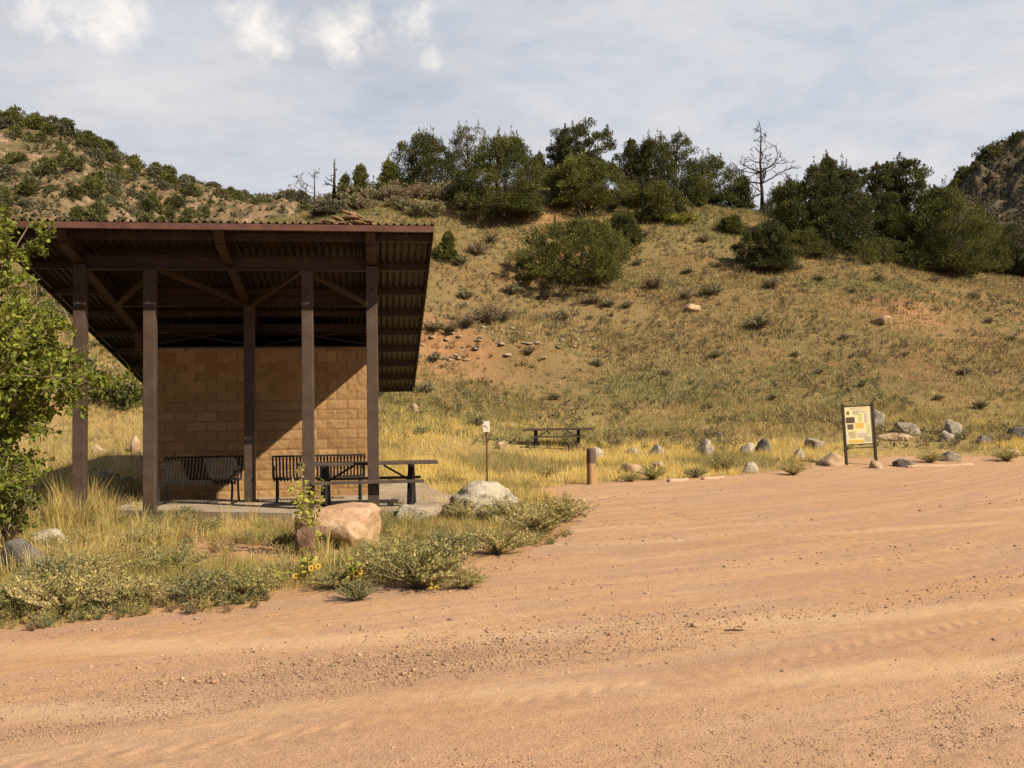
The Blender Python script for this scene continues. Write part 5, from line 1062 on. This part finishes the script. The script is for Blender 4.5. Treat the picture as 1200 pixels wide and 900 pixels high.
# junipers of the far hill: copies of a few crowns
farpool = [conifer_mesh(700+k, 3.2, 3.6, 1300, (JUN, PIN, JUNG, JUN, GREY)[k], ('round', 'juniper', 'cone', 'round', 'round')[k], .36, 40, fine=False) for k in range(5)]
for c, t in farpool: c.materials.append(M_CON); t.materials.append(M_BARK)
rs = np.random.RandomState(77); cnt = 0
while cnt < 290:
    px = rs.uniform(-110, 400); Yd = rs.uniform(128, 224) if rs.rand() < .8 else rs.uniform(205, 219)
    if rs.rand() > .42+.75*vnoise(px*.03, Yd*.08, 5): continue
    if Yd > 212 and px > 330 and rs.rand() < .6: continue
    z = hill_h(px, Yd); x = (px-600)/F*Yd; tp = hor(px)-(z+2-EYE)/Yd*F
    if tp > 262: continue
    k = rs.randint(5); s = rs.uniform(.35, 1.0)*(1.0 if rs.rand() < .8 else 1.25); e = empty('juniper_tree', (x, Yd, z-.3), 'small dark juniper on the far scrubby hillside at the left' if Yd < 203 else 'small juniper along the skyline of the far left hill', 'tree', 'junipers on the far hillside', rs.rand()*6); e.scale = (s*rs.uniform(.9, 1.2), s, s*rs.uniform(.75, 1.1))
    o = link('crown', farpool[k][0], None, e); o = link('trunk', farpool[k][1], None, e); cnt += 1
for k, (px, Yd, s) in enumerate(((1196, 328, 2.0), (1166, 326, 2.2), (1182, 318, 1.6), (1140, 322, 1.6), (1150, 320, 1.3), (1208, 322, 2.0), (1128, 318, 1.2))):
    z = EYE+Yd*(hor(px)-np.interp(px, [1122, 1138, 1152, 1166, 1185, 1200, 1300], [222, 204, 200, 186, 178, 170, 120]))/F; x = (px-600)/F*Yd
    e = empty('juniper_tree', (x, Yd, z-1.2), 'small dark juniper on the rocky hill at the right edge', 'tree', 'junipers on the rocky hill', rs.rand()*6); e.scale = (s, s, s*.9); link('crown', farpool[k % 4][0], None, e); link('trunk', farpool[k % 4][1], None, e)

# ------------------------------------------------------------------ broad-leaved growth
def leafy(name, label, cat, base, blobs, n_per, ls, pal, seed, branches=True, group=None, stems=None, fm=M_LEAF, sprays=None, twigr=.006):
    """blobs: (x,y,z,radius) in world metres; leaves hang on twigs that run from the stem through each blob"""
    rs = np.random.RandomState(seed); e = empty(name, base, label, cat, group); b = np.array(base); paths = []; LP = []; LD = []; LC = []
    for (bx, by, bz, br_) in blobs:
        c = np.array([bx, by, bz])-b; p0 = stems[rs.randint(len(stems))]-b if stems is not None else np.array([rs.normal(0, .15), rs.normal(0, .15), -.1])
        mid = (p0+c)/2+rs.normal(0, .12, 3)*np.linalg.norm(c-p0)*.5; tt = np.linspace(0, 1, 8)[:, None]; main = (1-tt)**2*p0+2*tt*(1-tt)*mid+tt*tt*c; rr_ = .012+.012*np.linalg.norm(c-p0)/2
        paths.append((main, np.linspace(rr_, twigr, 8)))
        nt = max(5, int(n_per/16))
        for k in range(nt):
            st = main[rs.randint(4, 8)]; d = rs.normal(size=3); d /= np.linalg.norm(d); L = br_*rs.uniform(.5, 1.15); m = 5; u = np.linspace(0, 1, m)[:, None]
            P = st+d*L*u+np.array([0, 0, -.18*L])*u*u+rs.normal(0, .03, (m, 3)); paths.append((P, np.linspace(twigr*.6, twigr*.25, m)))
            q = 16; uu = rs.uniform(.15, 1.05, q)[:, None]; Pl = st+d*L*uu+np.array([0, 0, -.18*L])*uu*uu+rs.normal(0, .05*br_+.02, (q, 3)); LP.append(Pl)
            dd = rs.normal(size=(q, 3))+d*.6+np.array([0, 0, -.25]); dd /= np.linalg.norm(dd, axis=1)[:, None]; LD.append(dd*ls*rs.uniform(.6, 1.3, (q, 1))); LC.append(np.array(pal)[rs.randint(0, len(pal), q)]*rs.uniform(.8, 1.2, (q, 1)))
    LP = np.vstack(LP); LD = np.vstack(LD); LC = np.vstack(LC); n = len(LP); nr = rs.normal(size=(n, 3)); nr[:, 2] = np.abs(nr[:, 2])+.6
    s = np.cross(LD, nr); s /= np.linalg.norm(s, axis=1)[:, None]+1e-9; nrm = np.cross(s, LD); nrm /= np.linalg.norm(nrm, axis=1)[:, None]+1e-9; L_ = np.linalg.norm(LD, axis=1)[:, None]; s *= L_*.30
    up = nrm*L_*.08; V = np.stack([LP, LP+LD*.4+s+up, LP+LD*.75+s*.6+up, LP+LD, LP+LD*.75-s*.6+up, LP+LD*.4-s+up], 1).reshape(-1, 3); i6 = np.arange(n)[:, None]*6
    Q = np.vstack([i6+np.array([[0, 1, 2, 3]]), i6+np.array([[0, 3, 4, 5]])])
    link('crown', fastmesh('crown', V, Q, None, np.repeat(LC, 6, 0)), fm, e); v, q = tube_arrays(paths, 5); link('branches', fastmesh('branches', v, q), M_TWIG, e, True); return e
BROAD = [(.17, .20, .03), (.23, .26, .04), (.13, .17, .028), (.30, .31, .06)]
# tree at the left edge, partly before the shelter
Yt = 13.2; rs = np.random.RandomState(91); bl = []
env = [(255, 12), (275, 25), (300, 12), (312, 10), (340, 34), (370, 66), (400, 84), (430, 100), (460, 98), (480, 78), (505, 55), (540, 50), (575, 60), (600, 40)]
for k in range(150):
    py = rs.uniform(250, 605); xm = np.interp(py, [e_[0] for e_ in env], [e_[1] for e_ in env]); px = xm-12-abs(rs.normal(0, 1))*62
    if px < -200 or (285 < py < 320 and px > 5 and rs.rand() < .5): continue
    if 475 < py < 520 and px > 20 and rs.rand() < .6: continue
    yd = Yt+rs.normal(0, .5); p = at(px, py, yd); bl.append((*p, rs.uniform(.22, .42)))
for px, py in ((35, 262), (60, 268), (28, 290), (95, 430), (120, 438), (112, 452), (150, 445), (100, 405), (80, 380), (85, 470), (52, 500), (15, 262), (0, 256)): bl.append((*at(px, py, Yt-.1), .2))
a = at(-95, 600, Yt+.2); za = Z(a[0], a[1]); stems = [np.array([a[0]+rs.normal(0, .12), a[1]+rs.normal(0, .12), za+h_]) for h_ in (.4, .9, 1.4, 2.0, 2.6)]
e = leafy('broadleaf_tree', 'leafy green tree at the left picture edge overlapping the shelter corner', 'tree', (a[0], a[1], za), bl, 210, .085, BROAD, 11, stems=stems)
v, q = tube_arrays([([(0, 0, -.2), (.03, .02, 1.0), (-.02, .0, 2.0), (.05, .03, 3.0), (.1, 0, 3.8)], [.11, .09, .07, .05, .02])], 9); link('trunk', fastmesh('trunk', v, q), M_BARK, e, True)
# undergrowth under it
bl = [(*at(rs.uniform(-60, 42), rs.uniform(520, 606), 12.6+rs.normal(0, .3)), rs.uniform(.2, .34)) for _ in range(26)]
a = at(5, 615, 12.8); leafy('leafy_bush', 'low leafy bush under the tree at the left picture edge', 'bush', (a[0], a[1], Z(a[0], a[1])), bl, 90, .07, [(.11, .13, .03), (.08, .11, .03), (.2, .19, .06)], 12)
# green thicket behind the shelter on the left
MIDG = [(.11, .135, .035), (.14, .16, .045), (.09, .115, .035), (.17, .18, .06)]
TB = [(20, 420, 60, 36, 'leafy thicket bush nearest the left edge behind the tree'), (70, 430, 60, 38, 'green thicket bush behind the left shelter post'), (115, 450, 56, 34, 'light green thicket bush between the two left shelter posts'), (150, 462, 50, 33, 'dark-based thicket bush close to the block wall'),
      (40, 360, 60, 44, 'upper thicket bush below the orange soil patch'), (90, 385, 56, 43, 'upper thicket bush under the slanting roof edge'), (140, 410, 50, 40, 'upper green thicket bush half behind the roof edge'), (10, 480, 46, 31, 'shaded bush low at the left edge'), (-40, 430, 80, 36, 'thicket bush cut by the left picture edge')]
for k, (px, py, wpx, Yd, lb) in enumerate(TB):
    sc_ = Yd/F; bs = [(*at(px+rs.normal(0, wpx*.36), py+rs.normal(0, wpx*.34), Yd+rs.normal(0, wpx*sc_*.3)), rs.uniform(.45, .8)) for _ in range(22)]
    x, y, _ = at(px, py+wpx*.8, Yd); g = Z(x, y); bs = [b_ for b_ in bs if b_[2] > g-.2]
    leafy('thicket_bush', lb, 'bush', (x, y, g), bs, 100, .15, MIDG, 800+k, twigr=.012)
